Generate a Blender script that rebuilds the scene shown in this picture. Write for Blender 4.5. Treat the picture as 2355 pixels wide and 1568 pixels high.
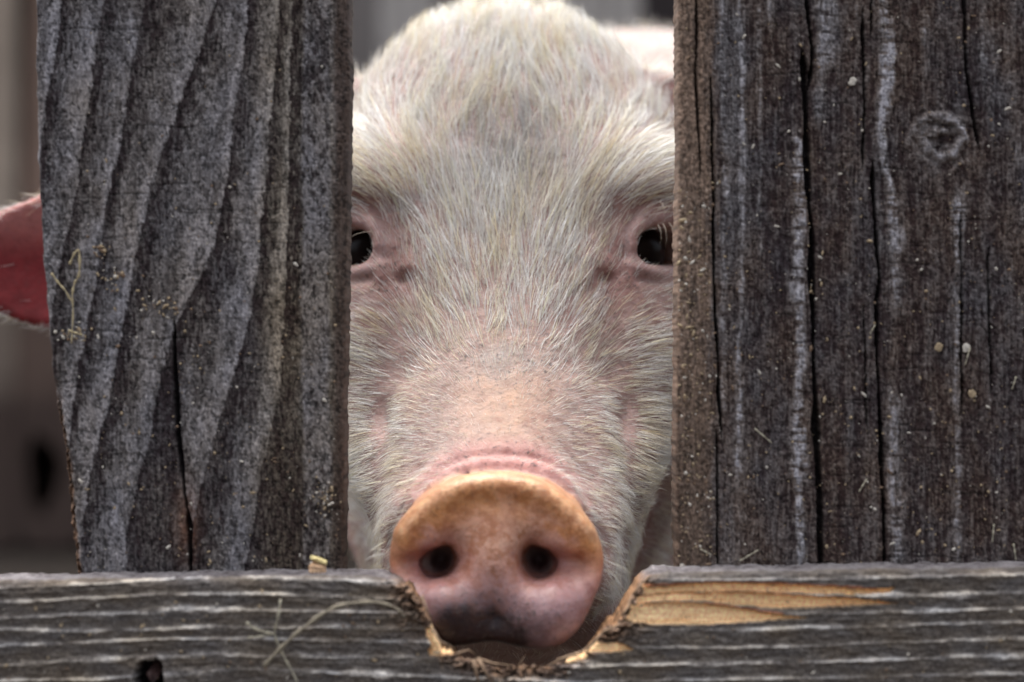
import bpy, bmesh, math, random
import numpy as np
from mathutils import Vector, Matrix, Euler

for o in list(bpy.data.objects):
    bpy.data.objects.remove(o, do_unlink=True)
scene = bpy.context.scene
rng = np.random.default_rng(7)
random.seed(7)

# ------------------------------------------------------------------ camera, sky, sun, exposure
K = 0.5 / 2354.0          # metres per photo unit on the plank plane (camera distance 1 m)
ZC = 0.50                 # camera height above the ground
cam_d = bpy.data.cameras.new('camera')
cam = bpy.data.objects.new('camera', cam_d)
scene.collection.objects.link(cam)
cam.location = (0.0, -1.0, ZC)
cam.rotation_euler = (math.radians(90), 0, 0)
cam_d.sensor_width = 36.0
cam_d.lens = 72.0
cam_d.clip_start = 0.01
cam_d.clip_end = 500.0
cam_d.dof.use_dof = True
cam_d.dof.focus_distance = 1.065
cam_d.dof.aperture_fstop = 3.8
scene.camera = cam

SUN_EL, SUN_AZ = 74.0, 325.0          # degrees; azimuth from +Y (away from the camera) clockwise: high, behind the pig to the left
world = bpy.data.worlds.new('World')
scene.world = world
world.use_nodes = True
wn = world.node_tree.nodes; wl = world.node_tree.links
wn.clear()
sky_n = wn.new('ShaderNodeTexSky'); sky_n.sky_type = 'NISHITA'; sky_n.sun_disc = False
sky_n.sun_elevation = math.radians(SUN_EL); sky_n.sun_rotation = math.radians(SUN_AZ)
sky_n.air_density = 1.0; sky_n.dust_density = 6.0; sky_n.ozone_density = 0.6
bg = wn.new('ShaderNodeBackground'); bg.inputs['Strength'].default_value = 0.15
wo = wn.new('ShaderNodeOutputWorld')
hs = wn.new('ShaderNodeHueSaturation'); hs.inputs['Saturation'].default_value = 0.4     # bright cloud cover: a nearly colourless sky
wl.new(sky_n.outputs[0], hs.inputs['Color']); wl.new(hs.outputs[0], bg.inputs[0]); wl.new(bg.outputs[0], wo.inputs[0])

sun_d = bpy.data.lights.new('sun', 'SUN'); sun_d.energy = 1.5; sun_d.angle = math.radians(60)
sun_d.color = (1.0, 0.975, 0.94)
sun = bpy.data.objects.new('sun', sun_d); scene.collection.objects.link(sun)
az = math.radians(SUN_AZ); el = math.radians(SUN_EL)
sdir = Vector((math.sin(az) * math.cos(el), math.cos(az) * math.cos(el), math.sin(el)))
sun.rotation_euler = sdir.to_track_quat('Z', 'Y').to_euler()
sun.location = (0, 0, 6)

scene.view_settings.view_transform = 'Standard'
scene.view_settings.look = 'None'
scene.view_settings.gamma = 1.0
scene.view_settings.use_curve_mapping = False
scene.view_settings.exposure = 1.2

# ------------------------------------------------------------------ helpers
def s2l(c):
    c = np.asarray(c, float) / 255.0
    return np.where(c <= 0.04045, c / 12.92, ((c + 0.055) / 1.055) ** 2.4)

def W(px, py, y):
    """photo unit (2354 wide) -> world point at depth y (0 = front of the planks)"""
    d = 1.0 + y
    return ((px - 1177.0) * K * d, y, ZC - (py - 784.0) * K * d)

def sst(a, b, x):
    t = np.clip((x - a) / (b - a), 0, 1)
    return t * t * (3 - 2 * t)

def lerp(a, b, t):
    return a + (b - a) * t

def mixc(c, col, m):
    return c + (np.asarray(col)[None, :] - c) * m[:, None]

_perm = np.random.default_rng(11).permutation(512).astype(np.int64)
_perm = np.concatenate([_perm, _perm])
_vals = np.random.default_rng(12).uniform(-1, 1, 512).astype(np.float32)

def vnoise(x, y, seed=0):
    xi = np.floor(x).astype(np.int64); yi = np.floor(y).astype(np.int64)
    xf = (x - xi); yf = (y - yi)
    u = xf * xf * xf * (xf * (xf * 6 - 15) + 10); v = yf * yf * yf * (yf * (yf * 6 - 15) + 10)
    def h(a, b):
        return _vals[_perm[(_perm[(a + seed * 17) & 511] + b + seed * 31) & 511]]
    a = h(xi, yi); b = h(xi + 1, yi); c = h(xi, yi + 1); d = h(xi + 1, yi + 1)
    return (a + (b - a) * u) + ((c + (d - c) * u) - (a + (b - a) * u)) * v

def fbm(x, y, seed=0, oct=4, gain=0.5):
    s = 0; a = 1.0; n = 0; f = 1.0
    for i in range(oct):
        ca, sa = math.cos(0.7 + i * 1.1), math.sin(0.7 + i * 1.1)          # turned lattice, so no weave shows
        s = s + a * vnoise((x * ca - y * sa) * f, (x * sa + y * ca) * f, seed + i * 3); n += a
        a *= gain; f *= 2.03
    return s / n

def link(o, parent=None):
    scene.collection.objects.link(o)
    if parent is not None:
        o.parent = parent
    return o

def tag(o, label=None, cat=None, group=None, kind=None):
    if label: o['label'] = label
    if cat: o['category'] = cat
    if group: o['group'] = group
    if kind: o['kind'] = kind
    return o

def mesh_np(name, verts, quads=None, tris=None, mat=None, smooth=True):
    me = bpy.data.meshes.new(name)
    verts = np.asarray(verts, np.float32)
    nq = 0 if quads is None else len(quads); nt = 0 if tris is None else len(tris)
    me.vertices.add(len(verts)); me.vertices.foreach_set('co', verts.ravel())
    li = []
    if nq: li.append(np.asarray(quads, np.int32).ravel())
    if nt: li.append(np.asarray(tris, np.int32).ravel())
    li = np.concatenate(li)
    me.loops.add(len(li)); me.loops.foreach_set('vertex_index', li)
    me.polygons.add(nq + nt)
    starts = np.concatenate([np.arange(nq) * 4, nq * 4 + np.arange(nt) * 3]).astype(np.int32)
    me.polygons.foreach_set('loop_start', starts)
    me.polygons.foreach_set('use_smooth', np.full(nq + nt, smooth))
    me.update(calc_edges=True)
    me.validate()
    if mat: me.materials.append(mat)
    return me

def col_attr(me, name, rgb):
    a = me.color_attributes.new(name, 'FLOAT_COLOR', 'POINT')
    d = np.ones((len(rgb), 4), np.float32); d[:, :rgb.shape[1]] = rgb
    a.data.foreach_set('color', d.ravel())

def obj(name, me, parent=None):
    return link(bpy.data.objects.new(name, me), parent)

def empty(name, loc):
    o = bpy.data.objects.new(name, None); o.empty_display_size = 0.05
    link(o); o.location = loc
    return o

def keep(child, parent):
    """parent without moving (mesh data are in world space)"""
    child.parent = parent
    child.matrix_parent_inverse = Matrix.Translation(parent.location).inverted()
    return child

class NT:
    def __init__(s, name):
        s.m = bpy.data.materials.new(name); s.m.use_nodes = True
        s.t = s.m.node_tree; s.n = s.t.nodes
        s.b = s.n['Principled BSDF']
    def add(s, typ, **kw):
        nd = s.n.new(typ)
        for k, v in kw.items():
            setattr(nd, k, v)
        return nd
    def lk(s, a, b):
        s.t.links.new(a, b)
    def noise(s, scale, detail=4, rough=0.55, vec=None):
        nd = s.add('ShaderNodeTexNoise')
        nd.inputs['Scale'].default_value = scale; nd.inputs['Detail'].default_value = detail
        nd.inputs['Roughness'].default_value = rough
        if vec is not None: s.lk(vec, nd.inputs['Vector'])
        return nd
    def coords(s, scale=(1, 1, 1)):
        tc = s.add('ShaderNodeTexCoord'); mp = s.add('ShaderNodeMapping')
        mp.inputs['Scale'].default_value = scale
        s.lk(tc.outputs['Object'], mp.inputs['Vector'])
        return mp.outputs[0]
    def ramp(s, fac, stops):
        r = s.add('ShaderNodeValToRGB')
        el = r.color_ramp.elements
        while len(el) > 1: el.remove(el[-1])
        el[0].position = stops[0][0]; el[0].color = (*stops[0][1], 1)
        for p, c in stops[1:]:
            e = el.new(p); e.color = (*c, 1)
        s.lk(fac, r.inputs[0])
        return r.outputs[0]
    def mix(s, fac, a, b, mode='MIX'):
        m = s.add('ShaderNodeMix'); m.data_type = 'RGBA'; m.blend_type = mode
        for sock, v in ((m.inputs[0], fac), (m.inputs[6], a), (m.inputs[7], b)):
            if hasattr(v, 'links'): s.lk(v, sock)
            elif isinstance(v, (int, float)): sock.default_value = v
            else: sock.default_value = (*v, 1)
        return m.outputs[2]
    def attr(s, name):
        a = s.add('ShaderNodeAttribute'); a.attribute_name = name
        return a
    def bump(s, h, strength, dist):
        b = s.add('ShaderNodeBump'); b.inputs['Strength'].default_value = strength
        b.inputs['Distance'].default_value = dist
        s.lk(h, b.inputs['Height']); s.lk(b.outputs[0], s.b.inputs['Normal'])
        return b
    def set(s, **kw):
        for k, v in kw.items():
            s.b.inputs[k.replace('_', ' ')].default_value = v
        return s

def tube(points, radii, sides=6, cap=True):
    """verts, faces of a tapered tube"""
    pts = [Vector(p) for p in points]; V = []; F = []
    n = len(pts); up = Vector((0.13, 0.3, 0.94)).normalized()
    for i, p in enumerate(pts):
        t = (pts[min(i + 1, n - 1)] - pts[max(i - 1, 0)]).normalized()
        a = t.cross(up)
        if a.length < 1e-4: a = t.cross(Vector((1, 0, 0)))
        a.normalize(); b = t.cross(a)
        for k in range(sides):
            an = 2 * math.pi * k / sides
            V.append(p + (a * math.cos(an) + b * math.sin(an)) * radii[i])
    for i in range(n - 1):
        for k in range(sides):
            k2 = (k + 1) % sides
            F.append((i * sides + k, i * sides + k2, (i + 1) * sides + k2, (i + 1) * sides + k))
    if cap:
        F.append(tuple(range(sides - 1, -1, -1))); F.append(tuple(range((n - 1) * sides, n * sides)))
    return V, F

def py_mesh(name, V, F, mat, smooth=True):
    me = bpy.data.meshes.new(name); me.from_pydata([tuple(v) for v in V], [], F)
    if smooth:
        me.polygons.foreach_set('use_smooth', [True] * len(F))
    me.materials.append(mat); me.update()
    return me
# ------------------------------------------------------------------ materials of the pig
def mat_skin():
    t = NT('pig_skin')
    a = t.attr('skin'); m = t.attr('mask')
    sep = t.add('ShaderNodeSeparateColor'); t.lk(m.outputs['Color'], sep.inputs[0])
    snout, dirt, bare = sep.outputs[0], sep.outputs[1], sep.outputs[2]
    v = t.coords()
    n1 = t.noise(120, 5, 0.6, v); n2 = t.noise(420, 4, 0.6, v); n3 = t.noise(190, 5, 0.7, v)
    base = a.outputs['Color']
    # skin mottling
    mot = t.ramp(n1.outputs['Fac'], [(0.3, (0.74, 0.62, 0.60)), (0.5, (1, 1, 1)), (0.72, (1.18, 1.14, 1.10))])
    c = t.mix(1.0, base, mot, 'MULTIPLY')
    # rusty stains on the snout disc
    st = t.ramp(n3.outputs['Fac'], [(0.45, (0, 0, 0)), (0.58, (1, 1, 1))])
    mm = t.add('ShaderNodeMath', operation='MULTIPLY'); t.lk(st, mm.inputs[0]); t.lk(snout, mm.inputs[1])
    m2 = t.add('ShaderNodeMath', operation='MULTIPLY'); t.lk(mm.outputs[0], m2.inputs[0]); m2.inputs[1].default_value = 0.72
    c = t.mix(m2.outputs[0], c, (0.27, 0.085, 0.022))
    # fine dark specks of dirt
    sp = t.ramp(n2.outputs['Fac'], [(0.57, (0, 0, 0)), (0.66, (1, 1, 1))])
    md = t.add('ShaderNodeMath', operation='MULTIPLY'); t.lk(sp, md.inputs[0]); t.lk(dirt, md.inputs[1])
    md2 = t.add('ShaderNodeMath', operation='MULTIPLY'); t.lk(md.outputs[0], md2.inputs[0]); md2.inputs[1].default_value = 0.85
    c = t.mix(md2.outputs[0], c, (0.07, 0.05, 0.045))
    t.lk(c, t.b.inputs['Base Color'])
    t.set(Roughness=0.55, Subsurface_Weight=0.35, Subsurface_Scale=0.006, Specular_IOR_Level=0.35)
    t.b.inputs['Subsurface Radius'].default_value = (1.0, 0.35, 0.2)
    rg = t.add('ShaderNodeMapRange'); t.lk(bare, rg.inputs[0]); rg.inputs[3].default_value = 0.6; rg.inputs[2].default_value = 1.3; rg.inputs[4].default_value = 0.16
    t.lk(rg.outputs[0], t.b.inputs['Roughness'])
    ad = t.add('ShaderNodeMath', operation='ADD'); t.lk(n1.outputs['Fac'], ad.inputs[0]); t.lk(n2.outputs['Fac'], ad.inputs[1])
    t.bump(ad.outputs[0], 0.42, 0.0016)
    return t.m

def mat_hair():
    t = NT('pig_bristle')
    a = t.attr('hair')
    t.lk(a.outputs['Color'], t.b.inputs['Base Color'])
    t.set(Roughness=0.45, Specular_IOR_Level=0.4)
    tr = t.add('ShaderNodeBsdfTranslucent'); t.lk(a.outputs['Color'], tr.inputs[0])
    mx = t.add('ShaderNodeMixShader'); mx.inputs[0].default_value = 0.42
    t.lk(t.b.outputs[0], mx.inputs[1]); t.lk(tr.outputs[0], mx.inputs[2])
    t.lk(mx.outputs[0], t.n['Material Output'].inputs['Surface'])
    return t.m

def mat_eye():
    t = NT('pig_eye')
    v = t.coords(); n = t.noise(90, 3, 0.5, v)
    c = t.ramp(n.outputs['Fac'], [(0.3, (0.004, 0.002, 0.002)), (0.8, (0.010, 0.005, 0.004))])
    t.lk(c, t.b.inputs['Base Color'])
    t.set(Roughness=0.3, Specular_IOR_Level=0.12)
    return t.m

# ------------------------------------------------------------------ the pig: one implicit body, meshed with surface nets
def axis(segs):
    out = [segs[0][0]]
    for a, b, h in segs:
        n = max(1, int(round((b - a) / h)))
        out += list(np.linspace(a, b, n + 1)[1:])
    return np.array(out, np.float32)

gx = axis([(-0.40, -0.13, 0.0040), (-0.13, 0.125, 0.0021), (0.125, 0.40, 0.0045), (0.40, 0.46, 0.012)])
gy = axis([(-0.034, 0.19, 0.0021), (0.19, 0.30, 0.0036), (0.30, 1.50, 0.015)])
gz = axis([(-0.512, -0.20, 0.010), (-0.20, 0.215, 0.0021), (0.215, 0.31, 0.006)])    # relative to the camera height
X, Y, Z = np.meshgrid(gx, gy, gz, indexing='ij', sparse=True)

def smin(a, b, k):
    h = np.clip(0.5 + 0.5 * (b - a) / k, 0, 1)
    return b + (a - b) * h - k * h * (1 - h)

def smax(a, b, k):
    return -smin(-a, -b, k)

def curve1(pts, x, smooth=0.008):
    p = np.array(pts, float); fx = np.linspace(p[0, 0], p[-1, 0], 1500); fy = np.interp(fx, p[:, 0], p[:, 1])
    st = fx[1] - fx[0]; r = int(3 * smooth / st)
    if r > 0:
        k = np.exp(-0.5 * (np.arange(-r, r + 1) * st / smooth) ** 2); k /= k.sum()
        fy = np.convolve(np.pad(fy, r, mode='reflect', reflect_type='odd'), k, mode='valid')
    return np.interp(x, fx, fy).astype(np.float32)

# side profile of the head by depth: top, bottom, half width, squareness
TOP = [(-0.04, -0.074), (0.0, -0.070), (0.012, -0.062), (0.022, -0.053), (0.05, -0.030), (0.08, 0.000), (0.10, 0.028), (0.115, 0.056), (0.13, 0.086), (0.15, 0.122), (0.175, 0.158), (0.20, 0.188), (0.23, 0.2035), (0.26, 0.199), (0.32, 0.185), (0.5, 0.19)]
BOT = [(-0.04, -0.138), (0.0, -0.140), (0.03, -0.152), (0.08, -0.175), (0.12, -0.190), (0.2, -0.205), (0.3, -0.205), (0.5, -0.21)]
WID = [(-0.04, 0.043), (0.0, 0.045), (0.02, 0.051), (0.05, 0.064), (0.08, 0.079), (0.10, 0.088), (0.12, 0.095), (0.15, 0.103), (0.20, 0.115), (0.24, 0.121), (0.32, 0.125), (0.5, 0.13)]
XMID = [(-0.04, -0.0083), (0.0, -0.0078), (0.1, -0.004), (0.5, -0.0036)]

def bl(x0, x1, y0, y1, z0, z1):
    ix = slice(np.searchsorted(gx, x0), np.searchsorted(gx, x1)); iy = slice(np.searchsorted(gy, y0), np.searchsorted(gy, y1)); iz = slice(np.searchsorted(gz, z0), np.searchsorted(gz, z1))
    return (ix, iy, iz), X[ix], Y[:, iy], Z[:, :, iz]

F = np.full((len(gx), len(gy), len(gz)), 0.2, np.float32)

def ell(x, y, z, c, r):
    dx = (x - c[0]) / r[0]; dy = (y - c[1]) / r[1]; dz = (z - c[2]) / r[2]
    k0 = np.sqrt(dx * dx + dy * dy + dz * dz)
    k1 = np.sqrt((dx / r[0]) ** 2 + (dy / r[1]) ** 2 + (dz / r[2]) ** 2)
    return (k0 * (k0 - 1) / np.maximum(k1, 1e-6)).astype(np.float32)

def cone(x, y, z, a, b, ra, rb):
    a = np.array(a); b = np.array(b); d = b - a; L = float(d @ d)
    t = np.clip(((x - a[0]) * d[0] + (y - a[1]) * d[1] + (z - a[2]) * d[2]) / L, 0, 1)
    q = np.sqrt((x - a[0] - d[0] * t) ** 2 + (y - a[1] - d[1] * t) ** 2 + (z - a[2] - d[2] * t) ** 2)
    return (q - (ra + (rb - ra) * t)).astype(np.float32)

def xmid(y):
    return np.interp(y, [p[0] for p in XMID], [p[1] for p in XMID]).astype(np.float32)

# head loft
s, x, y, z = bl(-0.19, 0.19, -0.04, 0.42, -0.30, 0.26)
yy = y.ravel()
T = curve1(TOP, yy)[None, :, None]; B = curve1(BOT, yy)[None, :, None]; Wd = curve1(WID, yy)[None, :, None]
hx = np.abs(x - xmid(yy)[None, :, None])
c = (T + B) / 2; h = (T - B) / 2
n = (2.35 + 0.45 * sst(0.08, 0.13, yy) - 0.55 * sst(0.15, 0.22, yy))[None, :, None]
narrow = (sst(0.012, 0.035, yy) * (1 - sst(0.085, 0.115, yy)))[None, :, None]           # the bridge stands up from the muzzle
tz = np.clip((z - c) / h, -1.2, 1.2)
Wz = Wd * (1 - 0.20 * narrow * sst(0.05, 0.85, tz)) * (1 - 0.27 * sst(0.35, -0.6, tz) * sst(0.02, 0.08, yy)[None, :, None])
q = ((hx / Wz) ** n + (np.abs(z - c) / h) ** n) ** (1 / n)
head = (q - 1) * np.minimum(Wd, h) * 0.8
head = smax(head, (-(y + 0.002)) + 0 * z, 0.004)
head = smax(head, (y - 0.36) + 0 * z, 0.05)
# brow ridges, cheek bones, muzzle folds
head = smin(head, ell(hx, y, z, (0.082, 0.158, 0.086), (0.036, 0.020, 0.017)), 0.035)
head = smin(head, ell(hx, y, z, (0.092, 0.175, -0.010), (0.024, 0.045, 0.032)), 0.03)
head = smin(head, cone(hx, y, z, (0.046, 0.024, -0.118), (0.038, 0.078, -0.030), 0.0075, 0.002), 0.022)
head = smin(head, cone(hx, y, z, (0.052, 0.052, -0.150), (0.052, 0.105, -0.055), 0.011, 0.002), 0.024)
# hollow running from the inner eye corner down beside the nose
head = smax(head, -cone(hx, y, z, (0.062, 0.098, 0.028), (0.066, 0.080, -0.035), 0.008, 0.006), 0.016)
F[s] = head

# neck, trunk, legs
s, x, y, z = bl(-0.4, 0.46, 0.2, 1.5, -0.52, 0.31)
body = ell(x, y, z, (0.02, 0.38, -0.02), (0.150, 0.22, 0.205))
body = smin(body, ell(x, y, z, (0.10, 0.64, -0.005), (0.205, 0.25, 0.252)), 0.08)
body = smin(body, ell(x, y, z, (0.15, 0.88, -0.02), (0.225, 0.42, 0.258)), 0.08)
body = smin(body, ell(x, y, z, (0.20, 1.15, -0.01), (0.205, 0.24, 0.245)), 0.08)
F[s] = smin(F[s], body, 0.05)
def limb(pts):
    for (a, ra), (b, rb) in zip(pts[:-1], pts[1:]):
        m = 0.12
        lo = np.minimum(a, b) - m; hi = np.maximum(a, b) + m
        s, x, y, z = bl(lo[0], hi[0], lo[1], hi[1], lo[2], hi[2])
        F[s] = smin(F[s], cone(x, y, z, a, b, ra, rb), 0.03)
for sx in (-0.02, 0.20):
    limb([((sx, 0.58, -0.12), 0.085), ((sx, 0.56, -0.27), 0.050), ((sx, 0.58, -0.40), 0.034), ((sx, 0.56, -0.462), 0.036)])
for sx in (0.09, 0.31):
    limb([((sx, 1.16, -0.10), 0.110), ((sx, 1.08, -0.22), 0.066), ((sx, 1.19, -0.33), 0.036), ((sx, 1.15, -0.42), 0.032), ((sx, 1.13, -0.462), 0.036)])
limb([((0.215, 1.37, 0.09), 0.018), ((0.235, 1.42, 0.03), 0.014), ((0.21, 1.44, -0.03), 0.013), ((0.225, 1.45, -0.09), 0.012)])

# ears: long lop ears, inner side to the front
EAR = dict(zc=[(0.0, 0.112), (0.10, 0.118), (0.14, 0.116), (0.18, 0.098), (0.23, 0.066), (0.27, 0.046), (0.30, 0.046), (0.36, 0.05)],
           yc=[(0.0, 0.236), (0.10, 0.234), (0.16, 0.228), (0.24, 0.212), (0.30, 0.196), (0.36, 0.18)],
           hw=[(0.0, 0.034), (0.10, 0.038), (0.18, 0.052), (0.23, 0.053), (0.27, 0.041), (0.30, 0.028), (0.33, 0.016), (0.345, 0.006), (0.36, 0.001)],
           th=[(0.0, 0.016), (0.11, 0.013), (0.15, 0.0062), (0.40, 0.0052)])
for sg in (-1, 1):
    s, x, y, z = bl(*((-0.37, -0.02) if sg < 0 else (0.02, 0.37)), 0.13, 0.30, -0.08, 0.26)
    ax = np.abs(x.ravel() + 0.0036)
    g = {k: curve1(v, ax, 0.01)[:, None, None] for k, v in EAR.items()}
    v = z - g['zc'] - (0.004 if sg > 0 else 0); nr = y - g['yc'] + 5.0 * v * v - 0.006
    vq = np.maximum(np.abs(v) - g['hw'] + 0.004, 0)
    ear = np.sqrt(vq * vq + nr * nr) - 0.0045 - (g['th'] - 0.0045) * np.sqrt(np.clip(1 - (v / g['hw']) ** 2, 0, 1))
    ear = smax(ear, (0.075 - ax)[:, None, None] + 0 * nr, 0.01)
    F[s] = smin(F[s], ear.astype(np.float32), 0.014)

# snout disc with rim, hollow, lobes and nostrils
s, x, y, z = bl(-0.09, 0.075, -0.034, 0.06, -0.20, -0.02)
DZ = -0.1040; DX = -0.0079; DK = K * 0.985
disc_pts = [(252, 0), (238, 45), (205, 85), (160, 130), (100, 170), (0, 190), (-100, 170), (-165, 122), (-222, 70), (-252, -10), (-236, -62), (-185, -115), (-130, -160), (-80, -188), (0, -192), (95, -202), (160, -176), (212, -122), (244, -55)]
ang = np.array([math.atan2(b, a) for a, b in disc_pts]); rad = np.array([math.hypot(a, b) for a, b in disc_pts]) * DK
od = np.argsort(ang); ang = ang[od]; rad = rad[od]
ang = np.concatenate([ang - 2 * np.pi, ang, ang + 2 * np.pi]); rad = np.concatenate([rad] * 3)
fa = np.linspace(-np.pi, np.pi, 721); fr = np.interp(fa, ang, rad)
kk = np.exp(-0.5 * (np.arange(-24, 25) / 9.0) ** 2); kk /= kk.sum()
fr = np.convolve(np.concatenate([fr[-25:-1], fr, fr[1:25]]), kk, mode='valid')
dx = x - DX; dz = z - DZ
th = np.arctan2(dz, dx); R = np.interp(th, fa, fr).astype(np.float32)
f2 = np.sqrt(dx * dx + dz * dz) - R
yt = y + 0.0075 - 0.10 * dz
rr = 0.0075
fy = np.abs(yt) - 0.0105
a = np.maximum(f2 + rr, 0); b = np.maximum(fy + rr, 0)
disc = np.sqrt(a * a + b * b) - rr + np.minimum(np.maximum(f2 + rr, fy + rr), 0)
ahx = np.abs(dx)
disc = smax(disc, -ell(dx, yt, dz, (0, -0.0340, -0.006), (0.046, 0.0300, 0.034)), 0.008)
disc = smin(disc, ell(ahx, yt, dz, (0.0235, -0.0055, -0.026), (0.0165, 0.0125, 0.0155)), 0.010)
disc = smin(disc, ell(ahx, yt, dz, (0.0, -0.0065, -0.004), (0.0135, 0.0095, 0.022)), 0.010)
sn = smin(F[s], disc.astype(np.float32), 0.005)
# crease behind the rim, wrinkles above it
sn = smax(sn, -(np.abs(np.sqrt((f2 + 0.0015) ** 2 + (yt - 0.0160) ** 2)) - 0.0014), 0.004)
for q_, d_ in ((0.0245, 0.0012), (0.0310, 0.0010)):
    sn = smax(sn, -(np.sqrt((f2 - 0.001) ** 2 + (yt - q_) ** 2) - d_ - 0.0006 * (dz > 0)), 0.0035)
def nostril(cx, sgn):
    lx = (dx - cx) * sgn
    hole = ell(lx + 0.25 * dz, yt, dz, (-0.0012, -0.004, -0.0032), (0.0080, 0.028, 0.0092))
    groove = ell(lx, yt, dz, (0.0100, -0.0150, -0.0040), (0.0180, 0.0125, 0.0072))
    return smin(hole, groove, 0.006)
sn = smax(sn, -nostril(-0.0275, -1).astype(np.float32), 0.0095)
sn = smax(sn, -nostril(0.0215, 1).astype(np.float32), 0.0095)
F[s] = sn

# eye sockets and lids
EY = (0.0815, 0.1450, 0.0505)
s, x, y, z = bl(-0.13, 0.125, 0.10, 0.20, 0.0, 0.11)
hx = np.abs(x - xmid(y.ravel())[None, :, None])
dn = np.array([0.70, -0.71, 0.05]); dn /= np.linalg.norm(dn)
tu = np.array([0.71, 0.70, 0.0])              # along the lid slit, outwards
ex = hx - EY[0]; ey = y - EY[1]; ez = z - EY[2]
un = ex * dn[0] + ey * dn[1] + ez * dn[2]
ut = ex * tu[0] + ey * tu[1]
uz = ez
e = F[s]
rt = np.sqrt((ut / 1.25) ** 2 + (uz / 0.95) ** 2)
lid = np.exp(-((rt - 0.0185) / 0.0048) ** 2) * np.where(uz > 0, 1.0, 0.55) * np.exp(-(un / 0.02) ** 2)
e = e - 0.0050 * lid.astype(np.float32)
pu = np.where(uz > 0, 2.4, 4.0)
op = ((np.abs(ut + 0.10 * uz) / 0.0200) ** pu + (np.abs(uz) / np.where(uz > 0, 0.0118, 0.0085)) ** pu) ** (1 / pu) - 1
e = smax(e, -smax((op * 0.008), -(un + 0.016), 0.003).astype(np.float32), 0.0030)
F[s] = e

def surface_nets(F, xs, ys, zs):
    S = F < 0
    nx, ny, nz = F.shape
    cnt = np.zeros((nx - 1, ny - 1, nz - 1), np.int8)
    for i in (0, 1):
        for j in (0, 1):
            for k in (0, 1):
                cnt += S[i:nx - 1 + i, j:ny - 1 + j, k:nz - 1 + k]
    act = (cnt > 0) & (cnt < 8)
    I, J, Kk = np.nonzero(act)
    idx = np.full(act.shape, -1, np.int32); idx[I, J, Kk] = np.arange(len(I))
    P = np.zeros((len(I), 3)); N = np.zeros(len(I))
    corners = [(i, j, k) for i in (0, 1) for j in (0, 1) for k in (0, 1)]
    cv = {c_: F[I + c_[0], J + c_[1], Kk + c_[2]] for c_ in corners}
    cp = {c_: np.stack([xs[I + c_[0]], ys[J + c_[1]], zs[Kk + c_[2]]], 1) for c_ in corners}
    for a_ in corners:
        for d in range(3):
            if a_[d] == 0:
                b_ = list(a_); b_[d] = 1; b_ = tuple(b_)
                fa_, fb_ = cv[a_], cv[b_]
                m = (fa_ < 0) != (fb_ < 0)
                t = np.where(m, fa_ / np.where(m, fa_ - fb_, 1), 0)
                P += np.where(m[:, None], cp[a_] + (cp[b_] - cp[a_]) * t[:, None], 0); N += m
    P /= N[:, None]
    Q = []
    for d in range(3):
        sl0 = [slice(None)] * 3; sl1 = [slice(None)] * 3
        sl0[d] = slice(0, -1); sl1[d] = slice(1, None)
        A = S[tuple(sl0)]; Bm = S[tuple(sl1)]
        ch = np.argwhere(A != Bm)
        o1, o2 = [(1, 2), (2, 0), (0, 1)][d]
        ok = (ch[:, o1] > 0) & (ch[:, o2] > 0) & (ch[:, o1] < F.shape[o1] - 1) & (ch[:, o2] < F.shape[o2] - 1)
        ch = ch[ok]
        flip = A[ch[:, 0], ch[:, 1], ch[:, 2]]
        def cell(d1, d2):
            c_ = ch.copy(); c_[:, o1] += d1; c_[:, o2] += d2
            return idx[c_[:, 0], c_[:, 1], c_[:, 2]]
        q = np.stack([cell(-1, -1), cell(0, -1), cell(0, 0), cell(-1, 0)], 1)
        q[~flip] = q[~flip][:, ::-1]
        Q.append(q)
    return P, np.concatenate(Q)

PV, PQ = surface_nets(F, gx, gy, gz)
# light smoothing
E = np.concatenate([PQ[:, [0, 1]], PQ[:, [1, 2]], PQ[:, [2, 3]], PQ[:, [3, 0]]])
deg = np.bincount(E[:, 0], minlength=len(PV)) + np.bincount(E[:, 1], minlength=len(PV))
for it in range(3):
    acc = np.stack([np.bincount(E[:, 0], PV[E[:, 1], k], len(PV)) + np.bincount(E[:, 1], PV[E[:, 0], k], len(PV)) for k in range(3)], 1)
    PV = PV + (acc / deg[:, None] - PV) * (0.55 if it < 2 else 0.35)
# normals
d1 = PV[PQ[:, 2]] - PV[PQ[:, 0]]; d2 = PV[PQ[:, 3]] - PV[PQ[:, 1]]
fn = np.cross(d1, d2)
PN = np.stack([sum(np.bincount(PQ[:, c_], fn[:, k], len(PV)) for c_ in range(4)) for k in range(3)], 1)
PN /= np.maximum(np.linalg.norm(PN, axis=1), 1e-9)[:, None]
PN0 = PN
del F
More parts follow.
